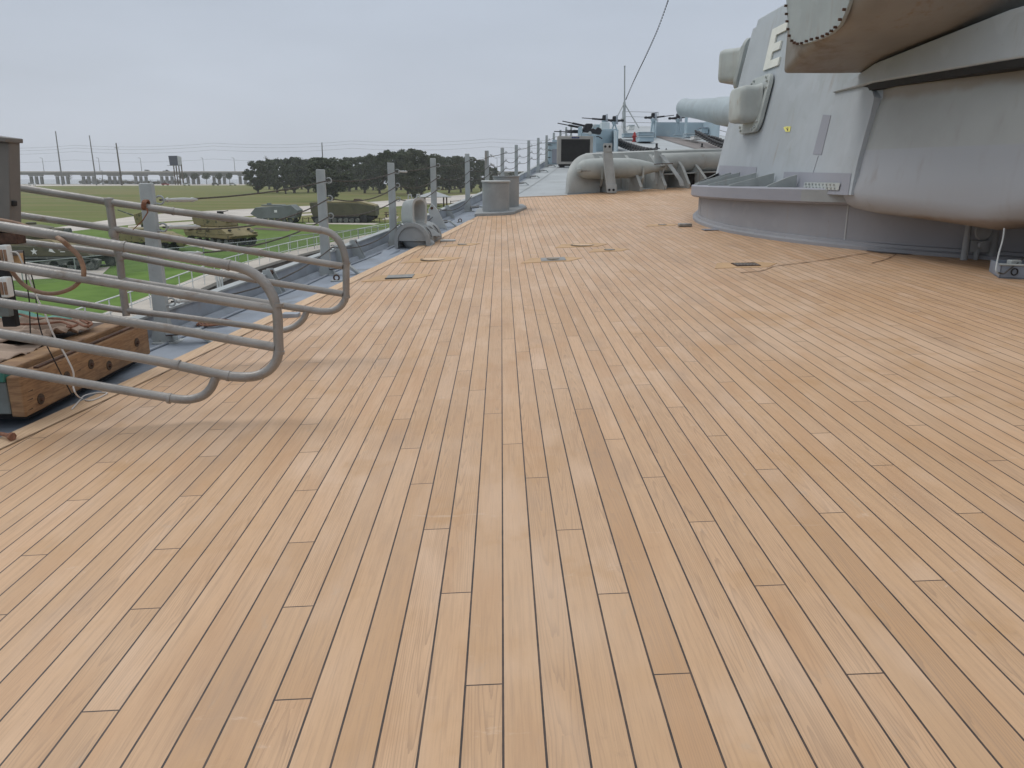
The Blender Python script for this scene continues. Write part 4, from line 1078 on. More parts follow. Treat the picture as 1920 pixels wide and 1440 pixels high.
o = MB().box(E0 + dr * .16 + lf * .55 + up * (zt - E0.z + .07), (.62, .1, .07), Matrix.Rotation(R(-4), 3, 'Z')).build('steel_bar', M['channel'], bevel=.005); tag(o, 'short dark grey-green steel bar lying on the near canvas', 'bar')
# ropes on the canvas
for i, (q, lab) in enumerate((([(15, 588), (40, 590), (70, 598), (105, 597), (140, 603), (160, 612), (172, 606), (150, 599), (165, 607)], 'brown rope snaking across the top of the crumpled canvas'),
                               ([(15, 606), (45, 608), (80, 607), (115, 604), (135, 611), (145, 609), (133, 613), (126, 612)], 'brown rope lying across the middle of the crumpled canvas'))):
    pts = [atZ(x, y, zt + .125) for x, y in q]
    o = MB().tube(smooth_path(pts, 5), .0085, 7).build('rope', M['cordrope']); tag(o, lab, 'rope')
q = [onD(x, y, .03) for x, y in ((-40, 808), (-15, 812), (5, 814), (16, 817), (24, 819))]
o = MB().tube(smooth_path(q, 4), [.012] * 12 + [.016, .02, .024, .026, .022], 8).build('rope', M['cordrope']); tag(o, 'frayed brown rope end on the waterway at the left edge', 'rope')

# ================================================================== BREAKWATER
bk = thing('breakwater', (5, 25, 1), 'grey steel breakwater with gussets and holes and a rounded end', 'breakwater')
W0 = Vector((1.95, 23.62)); wd = Vector((8.2, 4.3)); WL = wd.length; wd = wd / WL; wn = Vector((wd.y, -wd.x))   # wn aft
if wn.y > 0: wn = -wn
HB = 1.12
def BWp(s, o_, z): # s along, o_ aft offset
    x = W0.x + wd.x * s + wn.x * o_; y = W0.y + wd.y * s + wn.y * o_
    return Vector((x, y, D(x, y) + z))
# port end: quarter-round casting blending into the wall
m = MB(); rings = []
for s in frange(0, 1.15, 14):
    h = HB * math.sqrt(max(.0001, 1 - ((1.15 - s) / 1.15) ** 2)); h = max(h, .03)
    ring = []
    for a in frange(0, 1, 10):
        # section: bottom aft -> curves up and forward to the crest
        z = h * math.sin(a * PI / 2); of = -.62 * (1 - math.cos(a * PI / 2)) * (h / HB)
        ring.append(BWp(s, of + .02, z - (.04 if a == 0 else 0)))
    ring.append(BWp(s, -.72 * h / HB, -.04))
    rings.append(ring)
m.loft(rings); m.build('rounded_end', M['bwater'], bk, smooth=60)
MB().box(BWp(.55, .03, .0), (1.15, .02, .05), Matrix.Rotation(math.atan2(wd.y, wd.x), 3, 'Z')).build('foot_strip', M['grey'], bk)
m = MB(); rings = []
for s in frange(1.1, WL, 20):
    rings.append([BWp(s, -.3, -.05), BWp(s, -.34, .3), BWp(s, -.6, HB - .03), BWp(s, -.75, HB), BWp(s, -.8, HB - .02), BWp(s, -.65, HB - .06), BWp(s, -.4, .3), BWp(s, -.36, -.05)])
m.loft(rings); m.build('wall', M['bwater'], bk, smooth=50)
m = MB(); rings = []
for s in frange(1.1, WL, 20):
    s2 = WL * 2 - s
    p = [BWp(s, -.3, -.05), BWp(s, -.6, HB), BWp(s, -.66, HB), BWp(s, -.36, -.05)]
    rings.append([Vector((2 * CX - v.x, v.y, D(2 * CX - v.x, v.y) + (v.z - D(v.x, v.y)))) for v in p])
m.loft(rings); m.build('wall', M['bwater'], bk)
# rolled crest (big pipe-like section toward the centre)
m = MB(); rings = []
for i, s in enumerate(frange(3.15, WL, 14)):
    r_ = .30 if i > 0 else .22
    rings.append([BWp(s, -.18 + r_ * math.cos(a), HB - .38 + r_ * math.sin(a) + (.0)) for a in frange(0, 2 * PI, 28)[:-1]])
m.loft(rings); m.build('rolled_crest', M['bwater'], bk, smooth=50)
m = MB(); rings = []
for s in frange(3.3, WL, 10):
    rings.append([BWp(s, -.4, HB - .71), BWp(s, .22, HB - .71), BWp(s, .22, HB - .675), BWp(s, -.4, HB - .675)])
m.loft(rings); m.build('ledge', M['bwater'], bk)
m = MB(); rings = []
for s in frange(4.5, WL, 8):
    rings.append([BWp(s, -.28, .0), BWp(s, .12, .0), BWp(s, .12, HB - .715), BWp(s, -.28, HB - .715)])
m.loft(rings); m.build('painted_shade_block', M['dark'], bk)  # black block stands in for the shade below the rolled crest
# gussets with oval holes
def gusset(s, top, reach):
    a = [BWp(s, .0, 0), BWp(s, reach, 0), BWp(s, reach + .02, .12), BWp(s, .28, top * .62), BWp(s, -.2, top)]
    pts = [a[0], a[1], a[2], a[3], a[4], BWp(s, -.33, top * .5), BWp(s, -.3, 0)]
    d = Vector((wd.x, wd.y, 0)) * .022
    o = MB().prism(pts, -d, d).build('gusset', M['bwater'], bk)
    c = BWp(s, .05, top * .38); ex = Vector((wn.x, wn.y, 0)); pl = [c + ex * (.11 * math.cos(q)) + up * (.16 * math.sin(q)) for q in frange(0, 2 * PI, 20)[:-1]]
    MB().prism(pl, -d * 1.25, d * 1.25).build('lightening_hole', M['paleg'], o)
    fl = [a[1] + up * .0, a[2], a[3], a[4]]
    MB().loft([[p - d * 2.4, p + d * 2.4, p + d * 2.4 + Vector((wn.x, wn.y, .5)) * .02, p - d * 2.4 + Vector((wn.x, wn.y, .5)) * .02] for p in fl]).build('gusset_flange', M['bwater'], o)
for s in (1.25, 2.2, 3.12, 4.05): gusset(s, HB - .1, .62)
gusset(4.75, HB - .25, .75)

# ================================================================== PARAVANE on its rack
pv = thing('paravane', atY(1170, 330, 23.9), 'grey torpedo-shaped paravane float stowed against the breakwater', 'paravane')
p0 = atY(1083, 317, 23.7); p1 = atY(1252, 314, 24.9); d = (p1 - p0); Lp = d.length; d.normalize()
zax = d; xax = zax.cross(up).normalized(); yax = xax.cross(zax)
Mx = Matrix((xax, yax, zax)).transposed()
prof = [(0, 0), (.02, .10), (.07, .19), (.18, .255), (.4, .29), (.75, .30), (1.3, .30), (1.75, .295), (2.1, .25), (2.4, .19), (2.65, .13), (Lp * .985, .07), (Lp, .0)]
MB().lathe([(r_, z) for z, r_ in prof], p0, 32, axis=Mx, cap=False).build('hull', M['para'], pv, smooth=60)
m = MB(); q = [p0 + d * z + (-yax * -.04 + xax * 1) * 0 + (-xax.cross(up)) * 0 for z in (0, 1)]
side = Vector((0, -1, 0)); 
m.tube([p0 + d * z + side * (r_ + .006) + up * (-.06 - .0 * z) for z, r_ in ((.05, .12), (.18, .24), (.4, .275), (.9, .287))], .009, 6); m.build('nose_wire', M['rust'], pv)
for zz in (.0,):
    MB().lathe([(.0, -.07), (.07, -.05), (.085, 0), (.07, .05), (0, .07)], p0 + d * .05 + up * -.04 + side * .1, 12, cap=False).build('tow_eye', M['para'], pv)
for zz in (.78, 2.2):
    c = p0 + d * zz
    MB().prism([c + side * .33 + up * .06, c + side * .33 - up * .3, c + side * .1 - up * .52, c + side * -.25 - up * .5, c + side * -.25 - up * .46, c + side * .06 - up * .46, c + side * .28 - up * .27, c + side * .28 + up * .06], -d * .03, d * .03).build('cradle_strap', M['para'], pv)
# tail fins
MB().prism([p1 - d * .3 + up * .08, p1 + d * .1 + up * .12, p1 + d * .1 + up * .08, p1 - d * .3 + up * .04], (0, -.3, 0), (0, .3, 0)).build('tail_plane', M['para'], pv)
# tall plate
def tall_plate(x0, x1, yt, yb, Y, nm, lab, tiltx=0):
    a = atY(x0, yt, Y); b = atY(x1, yt, Y); c = atY(x1 + tiltx, yb, Y); e = atY(x0 + tiltx, yb, Y)
    t = thing(nm, (e + c) / 2, lab, 'rack')
    th = Vector((0, .05, 0)); ch = (b - a) * .14
    MB().prism([e, c, b - up * abs(ch.x) * 1, b - ch, a + ch, a - up * abs(ch.x)], (0, 0, 0), th).build('plate', M['post'], t, bevel=.008)
    MB().prism([a - up * .25, a - up * .25 + Vector((.03, 0, 0)), e + Vector((.03, 0, 0)), e], (0, -.02, 0), (0, .14, 0)).build('side_flange', M['post'], t)
    MB().prism([b - up * .25, b - up * .25 + Vector((.03, 0, 0)), c + Vector((.03, 0, 0)), c], (0, -.02, 0), (0, .14, 0)).build('side_flange', M['post'], t)
    return t, a, b, c, e
t, a, b, c, e = tall_plate(1131, 1147, 270, 360, 23.35, 'paravane_rack', 'tall upright riveted steel plate strapped across the paravane', 7)
m = MB()
for u in (.25, .75):
    q = a.lerp(b, u) - up * .07; m.cyl(q + Vector((0, -.032, 0)), q + Vector((0, .01, 0)), .034, n=12)
    q = e.lerp(c, u) + up * .06; m.cyl(q + Vector((0, -.04, 0)), q + Vector((0, .01, 0)), .036, n=12)
m.build('bolt_hole', M['dark'], t)
MB().box(e.lerp(c, .55) + up * .1 + Vector((0, -.01, 0)), ((b - a).x * 1.15, .03, .24)).build('foot_plate', M['post'], t, bevel=.006)
MB().box(a.lerp(b, .55) - up * .1 + Vector((0, -.008, 0)), ((b - a).x * 1.0, .02, .24)).build('head_plate', M['post'], t, bevel=.006)
t = thing('paravane_rack', onD(1245, 350), 'slim steel upright with slanted brace at the tail of the paravane', 'rack')
Y = 24.8
a = atY(1227, 282, Y); b = atY(1240, 284, Y); c = atY(1247, 346, Y); e = atY(1229, 346, Y)
MB().prism([e, c, b, a], (0, 0, 0), (0, .06, 0)).build('plate', M['post'], t, bevel=.006)
q = [atY(1236, 290, Y - .1), atY(1258, 318, Y - .3), atY(1272, 338, Y - .5), atY(1275, 349, Y - .5)]
MB().loft([[p, p + Vector((.14, 0, -.0)), p + Vector((.14, .05, -.0)), p + Vector((0, .05, 0))] for p in q]).build('brace', M['post'], t, bevel=.006)
MB().tube([atY(1222, 308, Y - .2), atY(1262, 306.5, Y - .3)], .014, 6).build('tie_rod', M['rust'], t)
MB().tube([atY(1250, 308, Y - .2), atY(1237, 337, Y - .2)], .012, 6).build('tie_rod', M['post'], t)

# ================================================================== BOW EQUIPMENT
def wbox(x0, y0, x1, y1, Y, depth, inset=0):
    a = atY(x0, y0, Y); b = atY(x1, y1, Y)
    return MB().box(((a.x + b.x) / 2, Y + depth / 2, (a.z + b.z) / 2), (abs(b.x - a.x), depth, abs(a.z - b.z)))
Y = 36.7
t = thing('outdoor_screen', onD(1078, 314), 'large black display screen in a grey frame on a low trailer', 'screen')
scb = wbox(1046, 255, 1111, 308, Y, .55).build('cabinet', M['screenframe'], t, bevel=.015)
wbox(1052.5, 261, 1105.5, 303, Y - .012, .02).build('display', M['screen'], t)
# illegible dark blue lettering strip on the top of the frame
for k, (x0, x1) in enumerate(((1072, 1075), (1075.6, 1078), (1078.6, 1081), (1081.6, 1083), (1083.6, 1086.2))):
    wbox(x0, 256.4, x1, 259.6, Y - .008, .01).build('lettering', M['signblue'], scb)
wbox(1048, 307, 1110, 311, Y + .1, .5).build('chassis', M['dark'], t, bevel=.01)
for x in (1054, 1084, 1100):
    c = atY(x, 313, Y + .05); MB().cyl(c, c + Vector((0, .14, 0)), .12, n=16).build('wheel', M['dark'], t)
Y = 39
t = thing('blue_locker', onD(1037, 309), 'light blue-grey steel locker left of the screen', 'locker')
wbox(1028.5, 267, 1047, 308, Y, .7).build('body', M['blue'], t, bevel=.01)
wbox(1027.5, 266, 1049, 268, Y - .05, .8).build('lid', M['gunwale'], t, bevel=.004)
wbox(1035.5, 279.5, 1045, 306, Y - .03, .03).build('door', M['turretdark'], t)
wbox(1036, 262, 1047, 267, Y + .1, .4).build('top_box', M['blue'], t, bevel=.01)
for yy_ in (271, 281, 295): MB().tube([atY(1027, yy_, Y), atY(1032, yy_ + .3, Y - .06)], .02, 6).build('clip', M['dark'], t)
# black machine guns helpers : pixel-built at a given depth
def gun_lines(t, Y, lines, nm='barrel'):
    for (x0, y0, x1, y1, r_) in lines:
        a = atY(x0, y0, Y); b = atY(x1, y1, Y + .3); mid = a.lerp(b, .45)
        MB().tube([a, mid, mid.lerp(b, .02), b], [r_ * .45, r_ * .5, r_, r_], 10).build(nm, M['black'], t)
def blob(pts, Y, depth): return MB().prism([atY(x, y, Y) for x, y in pts], (0, 0, 0), (0, depth, 0))
Y = 43
t = thing('quad_machine_gun', onD(1100, 292), 'black quadruple machine gun mount above the screen, barrels pointing left', 'machine gun')
gun_lines(t, Y, [(1054.5, 227, 1096, 236, .055), (1045.6, 231, 1090, 239.5, .055), (1039, 246.4, 1093, 248.5, .055), (1060, 244, 1093, 246, .05)])
blob([(1096, 236), (1099, 231.5), (1111, 231.5), (1112, 235), (1109, 242), (1104, 248), (1096, 247), (1093, 243)], Y, .7).build('ammunition_drum', M['black'], t, bevel=.03)
blob([(1112, 240), (1117, 243), (1121, 238), (1127, 241), (1129, 244), (1126, 252), (1115, 250), (1104, 248), (1108, 243)], Y, .6).build('breech', M['black'], t, bevel=.02)
blob([(1084, 239), (1091.5, 236), (1092, 248), (1087, 255), (1084, 255)], Y - .2, .08).build('shield', M['blue'], t)
blob([(1090, 249), (1114, 251), (1116, 256), (1090, 256)], Y, .9).build('mount', M['blue'], t, bevel=.02)
MB().cyl(atY(1106, 249.5, Y - .05), atY(1106, 249.5, Y + .1), .09, n=16).build('sight_ring', M['paleg'], t)
MB().tube([atY(1118, 256, Y), atY(1122, 256, Y), atY(1129, 260, Y)], .03, 6).build('handle', M['black'], t)
MB().tube([atY(1111, 239, Y), atY(1116, 233, Y), atY(1116, 238, Y)], .04, 6).build('crank', M['paleg'], t)
a = atY(1103, 256, Y); MB().cyl(a + Vector((0, .4, 0)), Vector((a.x, a.y + .4, D(a.x, a.y) - .05)), .45, .5, n=20).build('pedestal', M['blue'], t)
# splinter shield tub
Y = 46
t = thing('splinter_shield', onD(1130, 284), 'light blue steel splinter shield in front of the black chain', 'splinter shield')
P = [(1111, 0), (1150, 0)]
a0_ = atY(1111, 246, Y + 1.2); a1_ = atY(1150, 244, Y + 3); a2_ = atY(1157.5, 246, Y - .3)
def wallseg(pa, pb, zt_a, zt_b, th=.06, name='plate', mt='blue'):
    za, zb = D(pa.x, pa.y) - .05, D(pb.x, pb.y) - .05
    n_ = (pb - pa); n_.z = 0; n_.normalize(); q = Vector((-n_.y, n_.x, 0)) * th
    return MB().hexa([Vector((pa.x, pa.y, za)), Vector((pb.x, pb.y, zb)), Vector((pb.x, pb.y, zb)) + q, Vector((pa.x, pa.y, za)) + q],
                     [Vector((pa.x, pa.y, zt_a)), Vector((pb.x, pb.y, zt_b)), Vector((pb.x, pb.y, zt_b)) + q, Vector((pa.x, pa.y, zt_a)) + q]).build(name, M[mt], t)
wallseg(a0_, a1_, a0_.z, a1_.z); wallseg(a1_, a2_, a1_.z, a2_.z); 
b2_ = atY(1152.5, 246, Y - .3); wallseg(b2_, a2_, b2_.z, a2_.z, .1, 'end_post', 'bluepale')
wbox(1128, 229, 1143, 246, 52, 1.4).build('ready_box', M['bluepale'], t, bevel=.03)
wbox(1112, 233, 1129, 247, 53, 1.6).build('ready_box', M['blue'], t, bevel=.03)
wbox(1129, 241.5, 1158, 245, 49, 1.4).build('ledge', M['blue'], t, bevel=.02)
# pairs of light guns
def light_gun(Y, bx, by, tipx, tipy, tailx, taily, lab, ped, grp='single light guns on the bow'):
    t = thing('light_gun', atY(bx, ped, Y), lab, 'light gun', grp)
    gun_lines(t, Y, [(tipx, tipy, bx, by + 3.5, .06)])
    blob([(bx - 3, by + 1), (bx - 2.4, by - 5.5), (bx + 3, by - 5.5), (bx + 3.4, by), (bx + 2, by + 3), (bx - 2, by + 3)], Y, .35).build('drum', M['black'], t, bevel=.03)
    MB().tube([atY(bx - 2, by + 3.5, Y + .1), atY(tailx, taily, Y + .1)], [.11, .06], 8).build('breech', M['black'], t)
    MB().lathe([(0, -.1), (.12, -.06), (.12, .06), (0, .1)], atY(tailx, taily, Y + .1), 10, cap=False).build('shoulder_rest', M['black'], t)
    blob([(bx - 4.5, by + 5), (bx + 4.5, by + 5), (bx + 3, by + 10), (bx + 1, by + 12), (bx - 2, by + 12), (bx - 3.4, by + 9)], Y, .25).build('cradle', M['blue'], t, bevel=.02)
    blob([(bx + 3, by - 7), (bx + 4.4, by - 7), (bx + 5, by + 10), (bx + 3, by + 10)], Y - .1, .05).build('shield', M['gunwale'], t)
    blob([(bx + 5.2, by - 7.5), (bx + 6.4, by - 7.5), (bx + 7, by + 10), (bx + 5.2, by + 10)], Y - .1, .05).build('shield', M['gunwale'], t)
    for s in (-1, 1):
        a = atY(bx + s * 1.2, by + 11, Y + .12); b = atY(bx + s * 5, ped, Y + .12); MB().tube([a, b], .05, 8).build('leg', M['blue'], t)
    a = atY(bx - 7, ped, Y); b = atY(bx + 7, ped, Y); MB().box((a + b) / 2 + Vector((0, .2, 0)), ((b - a).x, .8, .1)).build('base', M['blue'], t)
light_gun(56, 1133, 221, 1091, 221, 1146, 226, 'black light gun above the screen pointing left, left of a pair', 245)
light_gun(56.5, 1152, 223, 1128, 222.5, 1167, 226, 'black light gun just left of the mast, right of a pair', 245)
light_gun(60, 1225, 217, 1264, 216, 1211, 220.5, 'black light gun on trestle pointing right, left of the two by the long blue shield', 249)
light_gun(60, 1272, 218, 1312, 216, 1256, 222, 'black light gun below the big barrel muzzle, right of the two by the blue shield', 253)
# long blue shield behind right-hand guns
t = thing('splinter_shield', onD(1270, 252), 'long light blue splinter shield behind the two right-hand light guns', 'splinter shield')
a_, b_, c_ = atY(1222, 229, 61.5), atY(1318, 229.5, 61.5), atY(1318, 229.5, 58.5)
wallseg(a_, b_, a_.z, b_.z); wallseg(b_, Vector((b_.x + .3, 58, b_.z)), b_.z, b_.z)
wallseg(Vector((a_.x, 59.5, a_.z)), a_, a_.z, a_.z)
wbox(1285, 216, 1287.8, 255, 58, .1).build('post', M['blue'], t)
t = thing('blue_locker', onD(1318, 250), 'small blue box at the right end of the long blue shield', 'locker')
wbox(1316, 239, 1328, 250, 60, 1).build('body', M['blue'], t, bevel=.03); wbox(1315.5, 238.5, 1328.5, 239.6, 59.9, 1.2).build('lid', M['gunwale'], t)
t = thing('blue_locker', onD(1300, 262), 'low pale blue box before the right-hand light gun', 'locker')
wbox(1287, 250, 1306, 258, 57, 1).build('body', M['blue'], t, bevel=.03); wbox(1286.6, 249.6, 1306.5, 250.6, 56.9, 1.1).build('lid', M['bluepale'], t)
t = thing('white_locker', onD(1312, 262), 'white chest below the starboard chain end', 'locker')
wbox(1301, 254, 1316, 262, 55.5, 1).build('body', M['white'], t, bevel=.03); wbox(1300.6, 253.6, 1316.4, 254.6, 55.4, 1.1).build('lid', M['bluepale'], t)
for (x0, y0, x1, y1, Y, mt, lab) in ((1170.5, 249, 1194, 257, 57, 'blue', 'low blue hatch behind the red hydrant'), (1198, 247, 1226, 254.5, 58, 'blue', 'low wide blue hatch with dark top right of the hydrant'), (1199, 255.5, 1226, 265.5, 54.5, 'blue', 'pale blue deck hatch right of the red hydrant'), (1180, 234, 1190, 243, 62, 'white', 'small white ventilator near the mast foot')):
    c = onD((x0 + x1) / 2, y1)
    t = thing('deck_hatch', c, lab, 'hatch')
    wbox(x0, y0 + .8, x1, y1, Y, 1.2).build('coaming', M[mt], t, bevel=.03)
    wbox(x0 - .6, y0, x1 + .6, y0 + 1.1, Y - .1, 1.4).build('lid', M['bluepale'], t, bevel=.01)
# hydrant
c = onD(1189.2, 266); t = thing('hydrant', c, 'small red fire hydrant standing on the pale bow deck', 'hydrant')
MB().lathe([(.17, 0), (.17, .05), (.1, .08), (.1, .3), (.15, .34), (.15, .4), (.1, .46), (.08, .58), (.04, .64), (0, .65)], c, 14, cap=False).build('body', M['red'], t)
MB().cyl(c + Vector((-.16, 0, .3)), c + Vector((.2, 0, .3)), .05, n=10).build('outlet', M['red'], t)
# mast with stays
mb_ = atY(1170, 249, 60)
t = thing('jackstaff', mb_, 'thin grey jackstaff with two slanting stays on the bow', 'mast')
MB().tube([atY(1170.5, 250, 60), atY(1170.6, 192, 60), atY(1171, 190, 60), atY(1171.3, 124, 60)], [.11, .1, .055, .045], 10).build('pole', M['post'], t)
MB().lathe([(0, -.06), (.09, 0), (0, .06)], atY(1171.3, 124, 60), 10, cap=False).build('truck', M['post'], t)
MB().tube([atY(1169, 196, 60), atY(1155, 223, 58)], .045, 8).build('stay', M['post'], t)
MB().tube([atY(1172, 196, 60), atY(1198, 240, 59)], .045, 8).build('stay', M['post'], t)
MB().tube([atY(1168, 240, 59.6), atY(1176, 249, 59.6)], .05, 8).build('brace', M['post'], t)
MB().tube([atY(1158, 229, 59.8), atY(1170, 219, 60)], .03, 8).build('arm', M['post'], t)
# dressing line with small lamps
t = thing('dressing_line', atY(1173, 184, 60), 'line with small hanging lamps rising from the jackstaff out of the photo top', 'line')
q = [atY(1173, 186, 60), atY(1190, 147, 48), atY(1210, 105, 38), atY(1232, 56, 29), atY(1254, -5, 21)]
q = smooth_path(q, 12); MB().tube(q, [.010 * (1 - .65 * i / len(q)) for i in range(len(q))], 6).build('wire', M['rope'], t)
lam = None
for i in range(1, len(q) - 1):
    c = q[i]; s_ = 1 - .5 * i / len(q)
    MB().lathe([(0, -.14 * s_), (.03 * s_, -.09 * s_), (.025 * s_, -.02), (0, 0)], c, 6, cap=False).build('lamp', M['dark'], t)

# anchor chains
def chain(q, lab, r_=.06, Ln=.42):
    path = smooth_path(q, 12); t = thing('anchor_chain', q[-1], lab, 'chain')
    tot = sum((path[i + 1] - path[i]).length for i in range(len(path) - 1)); n_ = min(90, int(tot / (Ln * .72)))
    proto = {}
    acc = 0; k = 0; i = 0
    for j in range(n_):
        s = (j + .5) * tot / n_
        while i < len(path) - 2 and acc + (path[i + 1] - path[i]).length < s: acc += (path[i + 1] - path[i]).length; i += 1
        d_ = (path[i + 1] - path[i]); c = path[i] + d_ * ((s - acc) / max(1e-6, d_.length)); d_.normalize()
        roll = 35 if j % 2 else -55
        if not proto:
            m_ = MB(); ring = [Vector((Ln / 2 * math.cos(a), .15 * math.sin(a), 0)) for a in frange(0, 2 * PI, 16)]
            m_.tube(ring, r_, 6, cap=False); m_.tube([(0, -.13, 0), (0, .13, 0)], r_ * .7, 6)
            o_ = m_.build('link', M['chain']); o_.parent = t; proto['o'] = o_
        else:
            o_ = proto['o'].copy(); COL.objects.link(o_)
        Mr = d_.to_track_quat('X', 'Z').to_matrix() @ Matrix.Rotation(R(roll), 3, 'X')
        o_.rotation_euler = Mr.to_euler(); o_.location = c - Vector(t.location)
    return t
chain([atY(1158, 262, 50), atY(1166, 268, 48.5), atY(1180, 273, 46.5), atY(1196, 278, 44.5), atY(1212, 282, 42.5), atY(1228, 284, 41)], 'heavy black anchor chain running aft from the blue shield, left of two')
chain([atY(1158, 267, 49.6), atY(1168, 272, 48), atY(1182, 277, 46), atY(1198, 281, 44), atY(1214, 285, 42)], 'second strand of black anchor chain lying alongside the left one')
chain([atY(1305, 248, 56), atY(1318, 255, 54), atY(1332, 263, 52), atY(1345, 269, 50), atY(1362, 275, 48)], 'black anchor chain right of the two blue boxes near the big barrel')
chain([atY(1330, 258, 53), atY(1345, 262, 51), atY(1363, 270, 49)], 'short black chain above the right-hand anchor chain')
for (x, y, h, lab) in ((1231, 278, 10, 'black chain stopper standing before the breakwater'), (1249, 281, 4, 'small black bollard knob on the bow deck'), (1316, 276, 8, 'small black twin bitt on the brown deck strip'), (1339, 264, 9, 'black chain guide by the right-hand chain')):
    c = onD(x, y + 1); s_ = h / 1460 * c.y
    t = thing('mooring_fitting', c, lab, 'bitt')
    MB().lathe([(s_ * .35, 0), (s_ * .3, s_ * .2), (s_ * .2, s_ * .35), (s_ * .2, s_ * .8), (s_ * .26, s_ * .9), (0, s_)], c, 12, cap=False).build('post', M['black'], t)
    MB().box(c + Vector((0, 0, .02)), (s_ * 1.1, s_ * .6, .05)).build('foot', M['black'], t)
# starboard rail beyond
t = thing('ship_railing', (17, 60, 4.4), 'thin starboard lifeline posts with wires seen beyond the big barrel', 'railing')
ps = [(1345, 60), (1380, 50), (1330, 66)]
pts3 = []
for Y in (66, 60.5, 55, 49.5):
    x = XS(Y) - .4; z = D(x, Y); pts3.append((x, Y, z))
    MB().box((x, Y, z + .75), (.1, .1, 1.5)).build('stanchion', M['post'], t)
for fh in (.5, .95, 1.35):
    pp = []
    for i in range(3):
        a, b = Vector(pts3[i]), Vector(pts3[i + 1])
        for u in frange(0, 1, 6)[:-1]: p = a.lerp(b, u); pp.append(p + Vector((0, 0, fh - .5 * u * (1 - u))))
    pp.append(Vector(pts3[3]) + Vector((0, 0, fh)))
    MB().tube(pp, .02, 5).build('wire', M['rope'], t)
t = thing('ship_railing', (9, 68, 4.4), 'thin lifelines running across the bow behind the mast', 'railing')
for x in (10.2, 13.2): MB().box((x, 69, D(x, 69) + .7), (.05, .05, 1.4)).build('stanchion', M['post'], t)
for fh in (.5, .95, 1.35): MB().tube([(x, 69, D(x, 69) + fh) for x in frange(10.2, 13.2, 3)], .014, 5).build('wire', M['rope'], t)
# ================================================================== LAND
GZ = -4.3
m = MB(); m.grid(lambda u, v: Vector((u, v, GZ)), frange(-1600, 1600, 20), frange(-60, 574, 14))
# cut: water gap is built as a lower sheet, the lawn starts outside the seawall
wallpts = [(-14.2, -60), (-14.6, 0), (-15.0, 20), (-15.25, 33), (-15.6, 40), (-15.9, 46), (-15.7, 50), (-15.0, 59), (-13.5, 68), (-10.8, 82), (-5, 94), (4, 101), (16, 102), (28, 96), (38, 80), (42, 50), (42, -60)]
def gpoly(inner, outer, z, name, mt):
    bm = bmesh.new(); vo = [bm.verts.new((x, y, z)) for x, y in outer]; vi = [bm.verts.new((x, y, z)) for x, y in inner]
    eds = [bm.edges.new((vo[i], vo[(i + 1) % len(vo)])) for i in range(len(vo))] + ([bm.edges.new((vi[i], vi[(i + 1) % len(vi)])) for i in range(len(vi))] if inner else [])
    bmesh.ops.triangle_fill(bm, edges=eds, use_beauty=True)
    me = bpy.data.meshes.new(name)
    for f in bm.faces:
        if f.normal.z < 0: f.normal_flip()
    bm.to_mesh(me); bm.free(); o = bpy.data.objects.new(name, me); COL.objects.link(o); me.materials.append(M[mt]); return struct(o)
gpoly(wallpts, [(-1500, -61), (1500, -61), (1500, 586), (-1500, 586)], GZ, 'ground', 'grass')
gpoly([], [(-120, -61), (120, -61), (120, 130), (-120, 130)], -6.3, 'water', 'water')
gpoly([], [(-1500, 580), (1500, 580), (1500, 1500), (-1500, 1500)], -4.5, 'bay_water', 'water')
# seawall with walkway
sw = thing('seawall', (-15.5, 40, GZ), 'stained concrete seawall with a pale walkway curving past the ship', 'seawall')
wp = [Vector((x, y, 0)) for x, y in wallpts]
def offs(pts, d):
    out = []
    for i, p in enumerate(pts):
        a = pts[max(0, i - 1)]; b = pts[min(len(pts) - 1, i + 1)]; q = (b - a).normalized(); out.append(p + Vector((-q.y, q.x, 0)) * d)
    return out
sp_ = smooth_path(wp, 3); inn = sp_; out = offs(sp_, 1.6)
m = MB(); m.loft([[Vector((a.x, a.y, -6.6)), Vector((a.x, a.y, GZ + .02)), Vector((b.x, b.y, GZ + .02)), Vector((b.x, b.y, -6.6))] for a, b in zip(offs(sp_, .05), out)])
m.build('wall', M['seawall'], sw)
m = MB(); m.loft([[Vector((a.x, a.y, GZ - .12)), Vector((a.x, a.y, GZ + .06)), Vector((b.x, b.y, GZ + .06)), Vector((b.x, b.y, GZ - .12))] for a, b in zip(offs(sp_, -.06), offs(sp_, 1.7))])
m.build('walkway', M['concrete'], sw)
wr = thing('walkway_railing', (-15.5, 40, GZ), 'white pipe railing along the edge of the curved walkway', 'railing')
edge = [p for p in offs(sp_, .2) if p.y > 14 and p.x < 5]
for z, r_ in ((.98, .03), (.45, .024)): MB().tube([p + Vector((0, 0, GZ + .06 + z)) for p in edge], r_, 6).build('rail', M['white'], wr)
acc = 0; pk = 0
for i in range(1, len(edge)):
    seg = (edge[i] - edge[i - 1]).length; s = pk
    while s < seg:
        p = edge[i - 1].lerp(edge[i], s / seg); MB().cyl(p + Vector((0, 0, GZ)), p + Vector((0, 0, GZ + 1.04)), .028, n=8).build('post', M['white'], wr); s += 1.9
    pk = s - seg
p = atZ(398, 545, GZ)
for dx in (0, .35, .7): MB().cyl(p + Vector((.3, dx, -.7)), p + Vector((.3, dx, 1.0)), .05, n=8).build('ladder_post', M['white'], wr)

